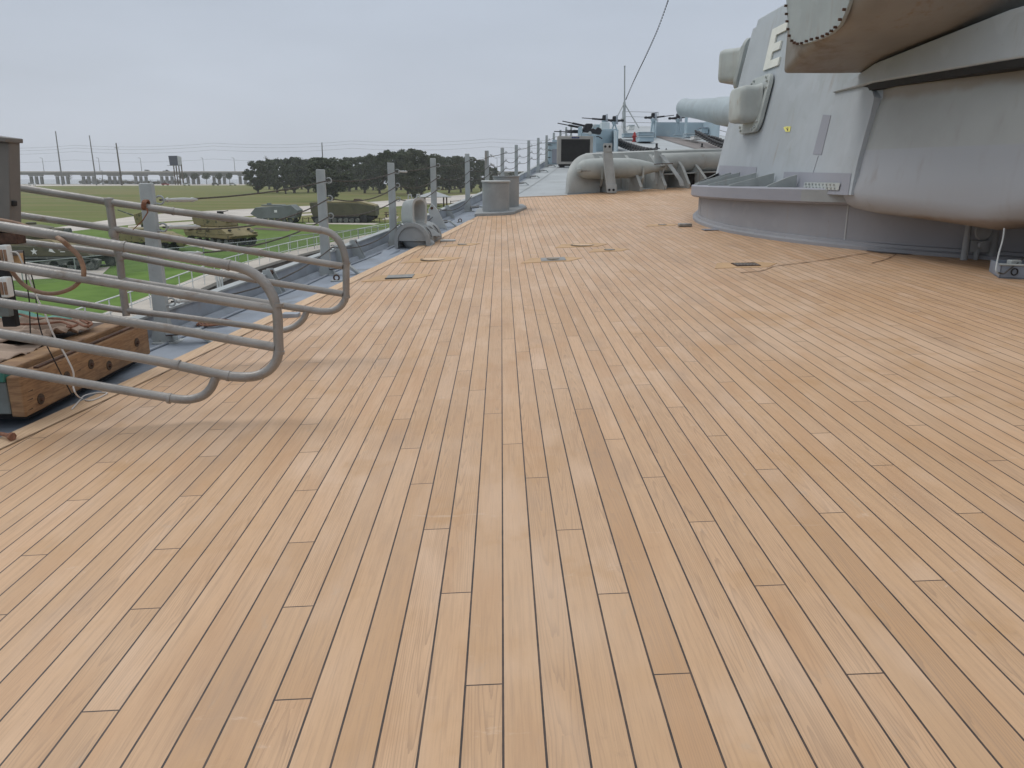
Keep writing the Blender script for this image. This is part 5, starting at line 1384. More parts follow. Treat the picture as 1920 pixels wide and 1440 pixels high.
def flat(pix, name, mt, dz=.004, z=GZ): return gpoly([], [(atZ(x, y, z).x, atZ(x, y, z).y) for x, y in pix], z + dz, name, mt)
flat([(20, 430), (106, 426.5), (262, 404), (300, 401), (380, 396), (480, 391), (597, 385), (700, 378), (760, 374), (910, 362), (1010, 352), (1010, 362), (910, 376), (870, 379), (680, 391), (560, 399), (480, 404), (380, 411), (300, 416), (200, 426), (106, 437), (20, 445)], 'road', 'road')
flat([(240, 423), (480, 407), (600, 399), (600, 402), (480, 412), (240, 429)], 'path', 'concrete', .004)
flat([(-60, 346.2), (460, 344.8), (460, 347.2), (-60, 349.2)], 'far_road', 'road', .01)
for i, P in enumerate(([(130, 508), (207, 500), (182, 524), (120, 521), (-40, 530), (-40, 500)], [(380, 458), (495, 466), (480, 474), (400, 470), (330, 455)], [(572, 418), (712, 418.5), (702, 421.5), (575, 420)], [(466, 418), (556, 420), (548, 423), (462, 421)], [(722, 408), (748, 406), (744, 411), (716, 412)])):
    flat(P, 'concrete_pad', 'concrete', .014)
flat([(478, 427), (545, 430), (542, 434), (474, 430)], 'flower_bed', 'timberdark', .02)

# chain-link fence
fe = thing('chain_link_fence', atZ(470, 460), 'thin chain-link fence on the lawn between the walkway and the tanks', 'fence')
ft = [(-60, 505), (47, 492), (177, 480), (324, 465), (368, 462), (470, 452), (560, 441), (640, 433), (727, 424)]
fp = [atZ(x, y, GZ + 1.25) for x, y in ft]
MB().tube(fp, .028, 6).build('top_rail', M['post'], fe)
tot = sum((fp[i + 1] - fp[i]).length for i in range(len(fp) - 1)); acc = 0; nx_ = 0
for i in range(len(fp) - 1):
    seg = (fp[i + 1] - fp[i]).length; s = nx_
    while s < seg:
        p = fp[i].lerp(fp[i + 1], s / seg); MB().cyl(Vector((p.x, p.y, GZ)), p, .03, n=6).build('post', M['post'], fe); s += 3
    nx_ = s - seg
m = MB(); m.loft([[Vector((p.x, p.y, GZ + .02)), p] for p in fp], closed=False, cap=False); m.build('mesh', M['link'], fe)

# ------------------------------------------------------------------ armoured vehicles
def wheels_track(t, Lx, y, r_, n_, zc, mt='track', name='track', w=.42, big=None):
    """track assembly on the side at y: belt + road wheels"""
    pts = []
    a = Lx / 2
    top = zc + r_ * 1.35
    outl = [Vector((-a + .3, 0, 0.0)), Vector((a - .3, 0, 0.0)), Vector((a, 0, .35)), Vector((a + .05, 0, .62)), Vector((a - .25, 0, top)), Vector((-a + .25, 0, top)), Vector((-a - .05, 0, .62)), Vector((-a, 0, .35))]
    inn_ = [p * 1 for p in outl]; c = Vector((0, 0, top / 2)); inn_ = [c + Vector(((p - c).x * (1 - .1 / a * 1.2), 0, (p - c).z * .82)) for p in outl]
    vs = []; m_ = MB()
    for s in (y - w / 2, y + w / 2):
        vs.append([Vector((p.x, s, p.z)) for p in outl]); vs.append([Vector((p.x, s, p.z)) for p in inn_])
    n8 = len(outl); m_.add(vs[0] + vs[1] + vs[2] + vs[3], [(i, (i + 1) % n8, n8 + (i + 1) % n8, n8 + i) for i in range(n8)] + [(2 * n8 + i, 2 * n8 + (i + 1) % n8, 3 * n8 + (i + 1) % n8, 3 * n8 + i) for i in range(n8)] + [(i, (i + 1) % n8, 2 * n8 + (i + 1) % n8, 2 * n8 + i) for i in range(n8)] + [(n8 + i, n8 + (i + 1) % n8, 3 * n8 + (i + 1) % n8, 3 * n8 + i) for i in range(n8)])
    m_.build(name, M[mt], None).parent = t
    for k in range(n_):
        x = -a + .55 + (Lx - 1.1) * k / (n_ - 1)
        m_ = MB().lathe([(0, -w * .52), (r_ * .35, -w * .52), (r_ * .4, -w * .44), (r_ * .75, -w * .44), (r_ * .8, -w * .5), (r_, -w * .5), (r_, w * .5), (0, w * .5)], (x, y, zc), 16, axis=Matrix.Rotation(R(90), 3, 'X') if False else Matrix(((1, 0, 0), (0, 0, 1), (0, -1, 0))).transposed(), cap=False)
        m_.build('road_wheel', M['camo'] if k % 1 == 0 else M[mt], None).parent = t
def P(t, m_, nm, mt, bevel=.02): o = m_.build(nm, M[mt], None, bevel=bevel); o.parent = t; return o
def star(m_, c, r_, ex, ez, n_=None):
    pts = []
    for k in range(10):
        q = r_ if k % 2 == 0 else r_ * .4; a = PI / 2 + k * PI / 5; pts.append(Vector(c) + ex * (q * math.cos(a)) + ez * (q * math.sin(a)))
    m_.prism(pts, (0, -.01, 0), (0, .012, 0))
# 1 olive tank with star (left)
c = atZ(90, 510); t = lthing('armoured_tank', (c.x - .6, 50.6, GZ), R(0), 'olive drab tank with a white star on its side, at the left', 'tank')
for s in (-1, 1): wheels_track(t, 6.6, s * 1.25, .3, 6, .3, 'camo')
for s in (-1, 1):
    P(t, MB().prism([(-3.0, s * 1.3, .35), (2.5, s * 1.3, .3), (3.0, s * 1.3, .6), (2.6, s * 1.3, .84), (-2.9, s * 1.3, .84)], (0, -.16, 0), (0, .16, 0)), 'side_skirt', 'camo')
P(t, MB().prism([(-3.0, 0, .84), (2.9, 0, .86), (2.7, 0, 1.05), (1.2, 0, 1.45), (-2.6, 0, 1.55), (-3.1, 0, 1.3)], (0, -1.45, 0), (0, 1.45, 0)), 'hull', 'olive', .06)
P(t, MB().prism([(-2.9, 0, 1.5), (1.1, 0, 1.42), (.5, 0, 1.85), (-2.5, 0, 1.9)], (0, -1.25, 0), (0, 1.25, 0)), 'deck_plate', 'sandtop', .04)
P(t, MB().lathe([(1.15, 1.85), (1.2, 2.1), (1.0, 2.55), (.5, 2.7), (0, 2.72)], (-1.2, 0, 0), 22, sx=1.15), 'turret', 'olive')
P(t, MB().cyl((-.1, 0, 2.3), (.75, 0, 2.32), .22, .2, 16), 'mantlet', 'olive'); P(t, MB().cyl((.7, 0, 2.32), (1.1, 0, 2.33), .17, .19, 16), 'gun_barrel', 'camo')
P(t, MB().lathe([(.3, 2.65), (.3, 2.85), (0, 2.88)], (-1.5, .3, 0), 12), 'hatch', 'olive')
m_ = MB(); star(m_, (-.55, -1.462, 1.16), .22, Vector((1, 0, 0)), Vector((0, 0, 1))); P(t, m_, 'star', 'white', 0)
m_ = MB(); m_.prism([(.35, -1.455, 1.18), (.42, -1.455, 1.34), (.58, -1.455, 1.3), (.64, -1.455, 1.2), (.76, -1.455, 1.08), (.55, -1.455, 1.13)], (0, -.01, 0), (0, 0, 0)); P(t, m_, 'emblem', 'white', 0)
m_ = MB()
for q in range(2): m_.box((1.2, -1.458, 1.27 - q * .12), (.5 - q * .2, .012, .045))
P(t, m_, 'lettering', 'white', 0)
# 2 sand camouflage tank
t = lthing('armoured_tank', (-24.0, 68.0, GZ), R(-33), 'yellow-tan camouflaged tank with a broad turret, facing right', 'tank', None, .88)
for s in (-1, 1): wheels_track(t, 6.4, s * 1.35, .33, 6, .36, 'track')
P(t, MB().prism([(-3.2, 0, .85), (3.1, 0, .75), (3.45, 0, 1.0), (2.2, 0, 1.75), (-3.1, 0, 1.75), (-3.4, 0, 1.4)], (0, -1.7, 0), (0, 1.7, 0)), 'hull', 'sand', .07)
for s in (-1, 1): P(t, MB().box((0, s * 1.45, 1.22), (6.6, .62, .08)), 'fender', 'sand')
for s in (-1, 1):
    for x in (-2.2, -1.0, .3): P(t, MB().box((x, s * 1.5, 1.38), (.8, .4, .26)), 'stowage_box', 'sand', .02)
P(t, MB().prism([(-2.3, 0, 1.75), (1.2, 0, 1.75), (.9, 0, 2.75), (-1.8, 0, 2.85), (-2.6, 0, 2.6)], (0, -1.25, 0), (0, 1.25, 0)), 'turret', 'sand', .12)
P(t, MB().cyl((1.0, 0, 2.2), (3.6, 0, 2.35), .1, .085, 12), 'gun_barrel', 'sand')
P(t, MB().box((-.2, .3, 3.0), (.5, .4, .35)), 'hatch_mount', 'track'); P(t, MB().cyl((0, .3, 3.1), (1.0, .3, 3.25), .04, n=8), 'machine_gun', 'track')
for s in (-1, 1): P(t, MB().lathe([(.17, 0), (.17, .1), (0, .12)], (2.75, s * 1.1, 1.5), 12), 'headlight', 'track')
# 3 field gun
t = lthing('field_gun', (-34.4, 77, GZ), R(172), 'camouflaged anti-aircraft field gun with raised barrels beside the sand tank', 'field gun', None, .82)
P(t, MB().box((0, 0, .7), (2.6, 1.4, .3)), 'carriage', 'camo')
for s in (-1, 1):
    for x in (-1.1, 1.1): P(t, MB().cyl((x, s * .9, .45), (x, s * 1.1, .45), .45, n=18), 'wheel', 'track')
P(t, MB().cyl((0, 0, .8), (0, 0, 1.5), .5, .4, 14), 'pedestal', 'camo')
P(t, MB().prism([(-.9, 0, 1.5), (.7, 0, 1.4), (.9, 0, 2.6), (-.2, 0, 2.9), (-.9, 0, 2.2)], (0, -.7, 0), (0, .7, 0)), 'shield', 'sand', .04)
P(t, MB().cyl((.2, 0, 2.1), (3.2, 0, 3.1), .1, .06, 10), 'gun_barrel', 'camo')
P(t, MB().box((0, -.9, 1.2), (1.8, .15, .15)), 'outrigger', 'camo')
# 4 low sand vehicle left of gun
t = lthing('armoured_carrier', (-27.8, 62.5, GZ), R(-4), 'low sand-coloured armoured carrier with open top near the fence', 'armoured vehicle')
for s in (-1, 1): wheels_track(t, 4.2, s * .95, .28, 5, .3, 'track')
P(t, MB().prism([(-2.2, 0, .75), (2.3, 0, .7), (2.55, 0, 1.0), (1.5, 0, 1.45), (-2.2, 0, 1.5)], (0, -1.1, 0), (0, 1.1, 0)), 'hull', 'sand', .05)
P(t, MB().box((-.6, 0, 1.62), (2.2, 1.7, .3)), 'superstructure', 'sand', .04)
P(t, MB().lathe([(0, -.35), (.35, -.2), (.42, .1), (0, .38)], (2.9, -.5, .65), 12, cap=False), 'front_drum', 'sand')
# 5 grey-green amphibious
t = lthing('amphibious_tractor', (-28.3, 101, GZ), R(180), 'small grey-green amphibious tractor with sloped bow behind the pipe rail', 'amphibious vehicle')
for s in (-1, 1): wheels_track(t, 5.0, s * 1.2, .26, 6, .3, 'track')
P(t, MB().prism([(-2.6, 0, .6), (2.0, 0, .55), (3.0, 0, 1.15), (2.3, 0, 1.9), (-2.1, 0, 2.2), (-2.9, 0, 1.5)], (0, -1.45, 0), (0, 1.45, 0)), 'hull', 'greygreen', .06)
P(t, MB().box((.4, 0, 2.15), (2.6, 1.8, .12)), 'top_plate', 'greygreen'); P(t, MB().lathe([(.3, 2.2), (.3, 2.4), (0, 2.42)], (.9, .2, 0), 12), 'cupola', 'greygreen')
P(t, MB().box((-.2, 1.47, 1.45), (.35, .02, .3)), 'panel', 'white', 0)
# 6 olive landing vehicle tracked
t = lthing('amphibious_tractor', (-20.0, 102.2, GZ), R(0), 'long olive amphibious tractor with tan top and round road wheels', 'amphibious vehicle')
for s in (-1, 1):
    m_ = MB().prism([(-3.6, s * 1.5, .0), (3.0, s * 1.5, .0), (3.9, s * 1.5, .45), (3.9, s * 1.5, .75), (-4.0, s * 1.5, .75)], (0, -.3, 0), (0, .12 if s < 0 else .3, 0)); P(t, m_, 'track', 'track')
    for k in range(8):
        x = -3.1 + k * .72
        o = MB().lathe([(0, -.06), (.1, -.06), (.14, 0), (.27, 0), (.29, .05), (.29, .5), (0, .5)], (x, s * 1.5 - .42 if s < 0 else s * 1.5 - .08, .3), 16, axis=Matrix(((1, 0, 0), (0, 0, 1), (0, -1, 0))).transposed(), cap=False); P(t, o, 'road_wheel', 'camo', 0)
    o = MB().lathe([(0, -.06), (.3, -.06), (.42, 0), (.45, .05), (.45, .5), (0, .5)], (2.75, s * 1.5 - .42 if s < 0 else s * 1.5 - .08, .58), 18, axis=Matrix(((1, 0, 0), (0, 0, 1), (0, -1, 0))).transposed(), cap=False); P(t, o, 'drive_wheel', 'track', 0)
P(t, MB().prism([(-3.7, 0, .62), (1.9, 0, .62), (2.3, 0, .95), (4.1, 0, .8), (4.15, 0, 1.95), (2.0, 0, 2.35), (-4.1, 0, 2.45), (-4.0, 0, 1.4)], (0, -1.6, 0), (0, 1.6, 0)), 'hull', 'olive', .05)
P(t, MB().prism([(-4.0, 0, 2.45), (1.9, 0, 2.36), (4.1, 0, 1.97), (4.0, 0, 2.15), (2.3, 0, 2.6), (-3.0, 0, 2.62)], (0, -1.45, 0), (0, 1.45, 0)), 'top', 'sandtop', .04)
P(t, MB().prism([(1.1, 0, 2.55), (2.4, 0, 2.5), (2.1, 0, 2.85), (1.35, 0, 2.9)], (0, -.6, 0), (0, .6, 0)), 'cupola', 'timberdark', .05)
P(t, MB().box((.2, -1.61, 1.6), (1.1, .02, .9)), 'side_door', 'olive', 0)
for x in (-2.2, -2.2): pass
m_ = MB()
for x, z in ((-2.2, 2.05), (-2.2, 1.45)): m_.cyl((x, -1.6, z), (x, -1.66, z), .08, n=8)
P(t, m_, 'vent_cap', 'track', 0)
# display barriers around it
for (x0, x1, y, lab) in ((568, 590, 417.5, 'low dark post-and-chain barrier left of the long amphibious tractor'), (702, 722, 418, 'low dark post-and-chain barrier right of the long amphibious tractor')):
    a = atZ(x0, y); b = atZ(x1, y); t = thing('display_barrier', a, lab, 'barrier')
    for q in frange(0, 1, 2): p = a.lerp(b, q); MB().cyl(p, p + up * .65, .05, n=6).build('post', M['timberdark'], t)
    MB().tube([a + up * .6, a.lerp(b, .25) + up * .5, a.lerp(b, .5) + up * .6, a.lerp(b, .75) + up * .5, b + up * .6], .03, 5).build('chain', M['timberdark'], t)
def bench(px, py, rz, lab):
    p = atZ(px, py); t = lthing('picnic_table', p, rz, lab, 'picnic table')
    P(t, MB().box((0, 0, .75), (1.8, .8, .07)), 'tabletop', 'timberdark', 0)
    for s in (-1, 1): P(t, MB().box((0, s * .75, .45), (1.8, .3, .06)), 'seat', 'timberdark', 0)
    for s in (-1, 1): P(t, MB().prism([(s * .65, -.85, 0), (s * .65, -.75, 0), (s * .65, -.2, .74), (s * .65, -.32, .74)], (-.05, 0, 0), (.05, 0, 0)), 'leg', 'timberdark', 0); P(t, MB().prism([(s * .65, .85, 0), (s * .65, .75, 0), (s * .65, .2, .74), (s * .65, .32, .74)], (-.05, 0, 0), (.05, 0, 0)), 'leg', 'timberdark', 0)
bench(733, 408, .2, 'dark picnic table on a pale pad left of the hooded ventilator')
# pavilion
p = atZ(815, 392.5); t = lthing('picnic_pavilion', (p.x, p.y, GZ), R(12), 'small picnic pavilion with grey hip roof and dark posts', 'pavilion')
for sx_ in (-1, 1):
    for sy_ in (-1, 1): P(t, MB().box((sx_ * 1.9, sy_ * 1.9, 1.05), (.22, .22, 2.1)), 'post', 'timberdark', 0)
P(t, MB().loft([[(-2.6, -2.6, 2.1), (2.6, -2.6, 2.1), (2.6, 2.6, 2.1), (-2.6, 2.6, 2.1)], [(-2.65, -2.65, 2.2), (2.65, -2.65, 2.2), (2.65, 2.65, 2.2), (-2.65, 2.65, 2.2)], [(-.1, -.1, 3.15), (.1, -.1, 3.15), (.1, .1, 3.15), (-.1, .1, 3.15)]]), 'roof', 'roof', 0)
P(t, MB().box((0, 0, .8), (1.8, .9, .08)), 'table', 'timber', 0); P(t, MB().box((0, -.8, .5), (1.8, .3, .06)), 'bench', 'timberdark', 0)
for z in (.9, .5): P(t, MB().box((0, 1.9, z), (3.8, .06, .12)), 'rail', 'timberdark', 0)
a = atZ(845, 386); b = atZ(912, 379); t = thing('split_rail_fence', a, 'low dark wooden rail fence right of the pavilion', 'fence')
for z in (.45, .85): MB().tube([a + up * z, b + up * z], .06, 5).build('rail', M['timberdark'], t)
for q in frange(0, 1, 4): p = a.lerp(b, q); MB().cyl(p, p + up * 1.0, .08, n=6).build('post', M['timberdark'], t)
p = atZ(886, 383); t = thing('info_sign', p, 'small brown-grey information board by the road near the oval vents', 'sign')
MB().box(p + up * .9, (.9, .08, .6)).build('board', M['bark'], t); MB().box(p + up * .3 + Vector((.3, 0, 0)), (.08, .08, .6)).build('post', M['bark'], t); MB().box(p + up * .3 - Vector((.3, 0, 0)), (.08, .08, .6)).build('post', M['bark'], t)

# ------------------------------------------------------------------ trees
def leaf_cloud(m_, centres, n_, size, rng, flat_=1.0):
    for _ in range(n_):
        c, rx, rz_ = centres[rng.randrange(len(centres))]
        d = Vector((rng.gauss(0, 1), rng.gauss(0, 1), rng.gauss(0, 1))).normalized() * (rng.random() ** .3)
        p = Vector(c) + Vector((d.x * rx, d.y * rx, d.z * rz_ * flat_))
        nn = Vector((rng.gauss(0, 1), rng.gauss(0, 1), rng.gauss(.3, 1))).normalized(); a = nn.orthogonal().normalized(); b = nn.cross(a); s = size * rng.uniform(.6, 1.4)
        th = rng.uniform(0, PI); a, b = a * math.cos(th) + b * math.sin(th), b * math.cos(th) - a * math.sin(th)
        m_.add([p - a * s, p - b * s * .45, p + a * s, p + b * s * .45], [(0, 1, 2, 3)])
def oak(seed, h=10, w=10, leaves=9000, base=.13):
    rng = random.Random(seed)
    t = lthing('oak_tree', (0, 0, -50), 0, 'x', 'tree', 'live oaks on the lawn')
    m_ = MB(); cen = []
    th = h * base
    m_.tube([(0, 0, 0), (.05, 0, th * .6), (.1, .05, th)], [.38, .28, .24], 8)
    for k in range(9):
        a = k * 2.4 + rng.uniform(-.3, .3); rr_ = w * rng.uniform(.18, .42); z = h * rng.uniform(.34, .82)
        e1 = Vector((math.cos(a) * rr_, math.sin(a) * rr_, z)); mid = Vector((e1.x * .45, e1.y * .45, th + (z - th) * .55))
        m_.tube([(.1, .05, th * .9), mid, e1], [.17, .1, .03], 6)
    for k in range(60):
        a = rng.uniform(0, 2 * PI); q = rng.random() ** .5; z = rng.uniform(.14, .95)
        mr = w * .5 * math.sin(min(1, (z - .12) / .5) * PI / 2) * math.sqrt(max(.05, 1 - max(0, (z - .5) / .52) ** 2))
        cen.append(((math.cos(a) * q * mr * .86, math.sin(a) * q * mr * .86, h * z), w * rng.uniform(.06, .13), h * rng.uniform(.04, .085)))
    P(t, m_, 'trunk', 'bark', 0)
    m_ = MB(); leaf_cloud(m_, cen, leaves, .24, rng); o = m_.build('crown', M['leaf'], None, smooth=0); o.parent = t
    return t
protos = [oak(1), oak(2, 10, 9), oak(3, 10, 11), oak(4, 10, 8.5)]
T = [  # px x, base y, top y, crown width px, label
 (484, 363, 309, 56, 'leftmost dark oak of the grove, standing a little apart'),
 (520, 361, 306, 52, 'second dark oak from the left end of the grove'),
 (536, 363.5, 312, 40, 'narrow oak between the second and fourth from the left'),
 (552, 362, 303, 54, 'oak with a tall rounded top left of the first tall stanchion'),
 (578, 361, 306, 46, 'oak just left of the first tall stanchion top'),
 (622, 378, 306, 112, 'broad nearer oak behind the first tall stanchion'),
 (600, 360, 304, 60, 'oak behind the broad near one'),
 (655, 359, 303, 58, 'oak right of the broad near one'),
 (684, 362, 300, 64, 'tall oak left of the second stanchion'),
 (712, 363, 297, 66, 'oak directly left of the upper wire knot at the second stanchion'),
 (738, 366, 293, 70, 'tall oak right behind the second stanchion'),
 (765, 364, 290, 66, 'tallest oak at the middle of the grove'),
 (790, 368, 293, 76, 'oak above the pavilion with low hanging foliage'),
 (778, 375, 322, 52, 'low bushy oak in front of the tall middle ones'),
 (816, 363, 299, 62, 'oak behind the third stanchion'),
 (842, 362, 300, 56, 'oak between the third and fourth stanchions'),
 (864, 361, 301, 50, 'oak behind the fourth stanchion'),
 (884, 360, 303, 46, 'oak left of the fifth stanchion, near the grove right end'),
 (902, 359, 308, 34, 'small oak at the right end of the main grove'),
 (922, 357, 318, 26, 'small low oak seen above the nearer oval vent'),
 (640, 357, 308, 50, 'farther oak half hidden right of the broad near one'),
 (700, 357, 302, 50, 'farther oak half hidden left of the tallest'),
 (830, 356, 306, 50, 'farther oak half hidden near the third stanchion'),
 (505, 355, 309, 46, 'farther oak filling the gap behind the two leftmost'),
 (566, 355, 307, 50, 'farther oak filling the gap before the broad near one'),
 (668, 356, 303, 54, 'farther oak behind the gap right of the broad near one'),
 (752, 356, 294, 60, 'farther oak behind the tallest pair'),
 (804, 356, 297, 58, 'farther oak above the pavilion roof'),
 (853, 355, 302, 50, 'farther oak filling the gap by the fourth stanchion'),
 (878, 355, 303, 44, 'farther oak near the right end of the grove'),
]
for i, (x, yb, yt, wpx, lab) in enumerate(T):
    p = atZ(x, yb); hh = (yb - yt) / F * p.y * 1.03; ww = wpx / F * p.y
    s_ = protos[i % 4] if i < 4 else None
    o = protos[i] if i < 4 else copy_tree(protos[(i * 7 + i // 3) % 4])
    o.location = p; o.rotation_euler = (0, 0, i * 1.7); bw = [10, 9, 11, 8.5][i if i < 4 else (i * 7 + i // 3) % 4]
    o.scale = (ww / bw * 1.12, ww / bw * 1.12, hh / 10 * 1.04); o['label'] = lab
for i, (x, lab) in enumerate(((962, 'distant tree left of the sixth stanchion'), (975, 'distant reddish tree behind the two oval vents'))):
    o = copy_tree(protos[i]); p = atZ(x, 350); o.location = p; s_ = 26 / F * p.y / 10; o.scale = (s_ * 1.2, s_ * 1.2, s_); o['label'] = lab
# bare tree and pine-like tops
def bare(px, yb, yt, wpx, lab, n_=60, seed=5):
    rng = random.Random(seed); p = atZ(px, yb); h = (yb - yt) / F * p.y; w = wpx / F * p.y
    t = thing('bare_tree', p, lab, 'tree'); m_ = MB(); m_.tube([p, p + up * h * .5, p + up * h * .95], [.25, .16, .05], 6)
    m_.build('trunk', M['bark'], t); m_ = MB()
    for k in range(n_):
        z = rng.uniform(.4, 1); a = rng.uniform(0, 2 * PI); q = p + up * h * z * .8
        m_.tube([q, q + Vector((math.cos(a) * w * .35, math.sin(a) * w * .35, h * .16)), q + Vector((math.cos(a) * w * .5, math.sin(a) * w * .5, h * .26))], [.07, .045, .02], 4)
    m_.build('branches', M['bark'], t)
bare(514, 356, 299, 24, 'bare grey tree rising above the dark oaks', 90, 3)
bare(131, 343.5, 329, 12, 'small bare tree before the bridge between two tall poles', 40, 4)
# palms in a row
def palm(px, wpx, lab, yb=346, yt=324):
    p = atZ(px, yb); h = (yb - yt) / F * p.y; w = wpx / F * p.y; rng = random.Random(px)
    t = thing('palm_tree', p, lab, 'palm tree', 'small round palms along the far road')
    MB().tube([p, p + up * h * .6], [.22, .18], 8).build('trunk', M['bark'], t)
    m_ = MB(); leaf_cloud(m_, [((p.x, p.y, p.z + h * .68), w * .42, h * .27), ((p.x - w * .12, p.y, p.z + h * .62), w * .36, h * .2), ((p.x + w * .14, p.y, p.z + h * .72), w * .34, h * .2)], 800, .42, rng)
    m_.build('crown', M['leaf2'], t, smooth=0)
for i, (x, w) in enumerate(((345, 17), (366, 16), (388, 18), (412, 13.5), (431, 12.5))):
    palm(x, w, ['leftmost round palm, next to the billboard legs', 'second round palm right of the billboard', 'widest round palm, middle of the row', 'slim round palm, fourth in the row', 'slimmest round palm, right end of the row'][i])
# scrub band
def bush(px, wpx, hpx, lab, mt='scrub'):
    p = atZ(px, 345); rng = random.Random(px * 3); w = wpx / F * p.y; h = hpx / F * p.y
    m_ = MB(); leaf_cloud(m_, [((0, 0, h * .45), w * .5, h * .5), ((w * .3, 0, h * .3), w * .3, h * .35), ((-w * .3, 0, h * .35), w * .3, h * .35)], 420, .45, rng)
    o = m_.build('shrub', M[mt], None, smooth=0); o.location = p; tag(o, lab, 'shrub', 'dry shrubs along the far road')
names = ['tan-grey scrub at the left end of the far shrub row', 'tall grey scrub under the left tall pole', 'round scrub right of the second tall pole', 'low scrub before the bridge pier', 'scrub left of the wooden utility pole', 'scrub right of the wooden utility pole', 'low scrub at the middle of the shrub row', 'wide low scrub before the bridge', 'scrub before the fifth visible pier', 'scrub left of the billboard', 'taller scrub at the billboard legs', 'scrub right under the billboard']
for i, (x, w, h) in enumerate(((160, 18, 9), (172, 20, 12), (190, 20, 11), (206, 16, 9), (218, 14, 8), (236, 18, 8), (252, 18, 7), (268, 18, 6), (284, 18, 6.5), (300, 16, 7), (316, 18, 9), (332, 14, 9))): bush(x, w, h, names[i])

# ------------------------------------------------------------------ bridge
YBr = 566
bd = thing('road_bridge', (-200, YBr, GZ), 'long low concrete highway bridge across the far shore', 'bridge')
zt_ = atY(250, 322, YBr).z; zb_ = atY(250, 328.3, YBr).z
MB().box((150, YBr + 5, (zt_ + zb_) / 2 - .3), (1700, 11, (zt_ - zb_) * .62)).build('girder', M['bridge'], bd)
MB().box((150, YBr + 5, zt_ - .55), (1700, 13, .5)).build('deck_slab', M['bridge'], bd)
MB().box((150, YBr - 1.2, zt_ - .1), (1700, .35, .8)).build('barrier', M['concrete'], bd)
for i in range(-3, 30):
    px = 67 + 49 * i
    if px > 1000: break
    x = atY(px, 335, YBr + 3).x
    MB().box((x, YBr + 4, zb_ - .2), (10, 1.6, .8)).build('pier_cap', M['bridge'], bd)
    for s in (-3.6, 0, 3.6): MB().box((x + s, YBr + 4, (zb_ + GZ) / 2 - .8), (1.7, 1.5, zb_ - GZ)).build('pier_column', M['bridge'], bd)
def lamp(px, yt, lab):
    a = atY(px, yt, YBr + 1); b = Vector((a.x, a.y, zt_)); t = thing('street_lamp', b, lab, 'street lamp', 'lamp posts on the bridge')
    MB().tube([b, a], [.2, .13], 6).build('post', M['pole'], t); MB().tube([a, a + Vector((-1.6, 0, .25))], .12, 5).build('arm', M['pole'], t)
for i, x in enumerate((79, 184.5, 263, 380, 438.5, 498, 568, 615, 932)):
    lamp(x, 296.5 if x < 600 else 297, ['leftmost lamp post on the bridge', 'lamp post on the bridge right of the second tall pole', 'lamp post on the bridge between utility pole and billboard', 'lamp post on the bridge above the round palms', 'lamp post on the bridge right of the palms', 'lamp post on the bridge above the leftmost oak', 'faint lamp post above the oaks, left of the tall thin pole', 'faint lamp post just right of the tall thin pole', 'faint lamp post between two stanchions near the oval vents'][i])
def pole(x0, y0, x1, y1, Y, r_, nm, lab, cat, mt='pole'):
    a = atY(x0, y0, Y); b = atY(x1, y1, Y); b = Vector((b.x, b.y, GZ)); t = thing(nm, b, lab, cat)
    MB().tube([b, a], [r_ * 1.3, r_ * .8], 7).build('shaft', M[mt], t); return t, a
pole(104, 246, 117.5, 346, 515, .38, 'tall_pole', 'tallest grey pole, leftmost on the horizon', 'pole')
pole(167.5, 254, 181, 346, 515, .36, 'tall_pole', 'tall grey pole second from the left', 'pole')
t, a = pole(217.5, 268, 228.5, 346, 515, .45, 'utility_pole', 'leaning wooden utility pole left of the billboard', 'utility pole', 'bark')
MB().box(a - up * 3, (2.8, .25, .25)).build('crossarm', M['bark'], t)
pole(191, 319, 193, 345, 520, .22, 'short_pole', 'short thin pole before the bridge left of the utility pole', 'pole')
pole(603.5, 267, 607.5, 346, 420, .32, 'tall_pole', 'tall thin pole rising behind the oak grove', 'pole')
# billboard
Yb = 530; a = atY(313, 292, Yb); b = atY(334, 310, Yb)
bb = thing('billboard', Vector(((a.x + b.x) / 2, Yb, GZ)), 'dark V-shaped billboard on four tall posts by the far road', 'billboard')
MB().hexa([Vector((a.x, Yb + 3, b.z)), Vector((b.x, Yb, b.z)), Vector((b.x, Yb + .5, b.z)), Vector((a.x, Yb + 3.5, b.z))], [Vector((a.x - .4, Yb + 3, a.z)), Vector((b.x, Yb, a.z)), Vector((b.x, Yb + .5, a.z)), Vector((a.x - .4, Yb + 3.5, a.z))]).build('dark_face', M['billb'], bb)
c = atY(340, 310, Yb + 4)
MB().hexa([Vector((b.x, Yb, b.z)), Vector((c.x, Yb + 5, b.z)), Vector((c.x, Yb + 5.4, b.z)), Vector((b.x, Yb + .4, b.z))], [Vector((b.x, Yb, a.z)), Vector((c.x, Yb + 5, a.z - .6)), Vector((c.x, Yb + 5.4, a.z - .6)), Vector((b.x, Yb + .4, a.z))]).build('pale_face', M['paleg'], bb)
MB().box(((a.x + c.x) / 2, Yb + 1, b.z - .15), (c.x - a.x + 1.5, 1.4, .25)).build('catwalk', M['pole'], bb)
for x in (325.5, 330, 335, 340): q = atY(x, 310, Yb + 2); MB().cyl(Vector((q.x, q.y, GZ)), Vector((q.x, q.y, q.z + .5)), .42, n=8).build('leg', M['timberdark'], bb)
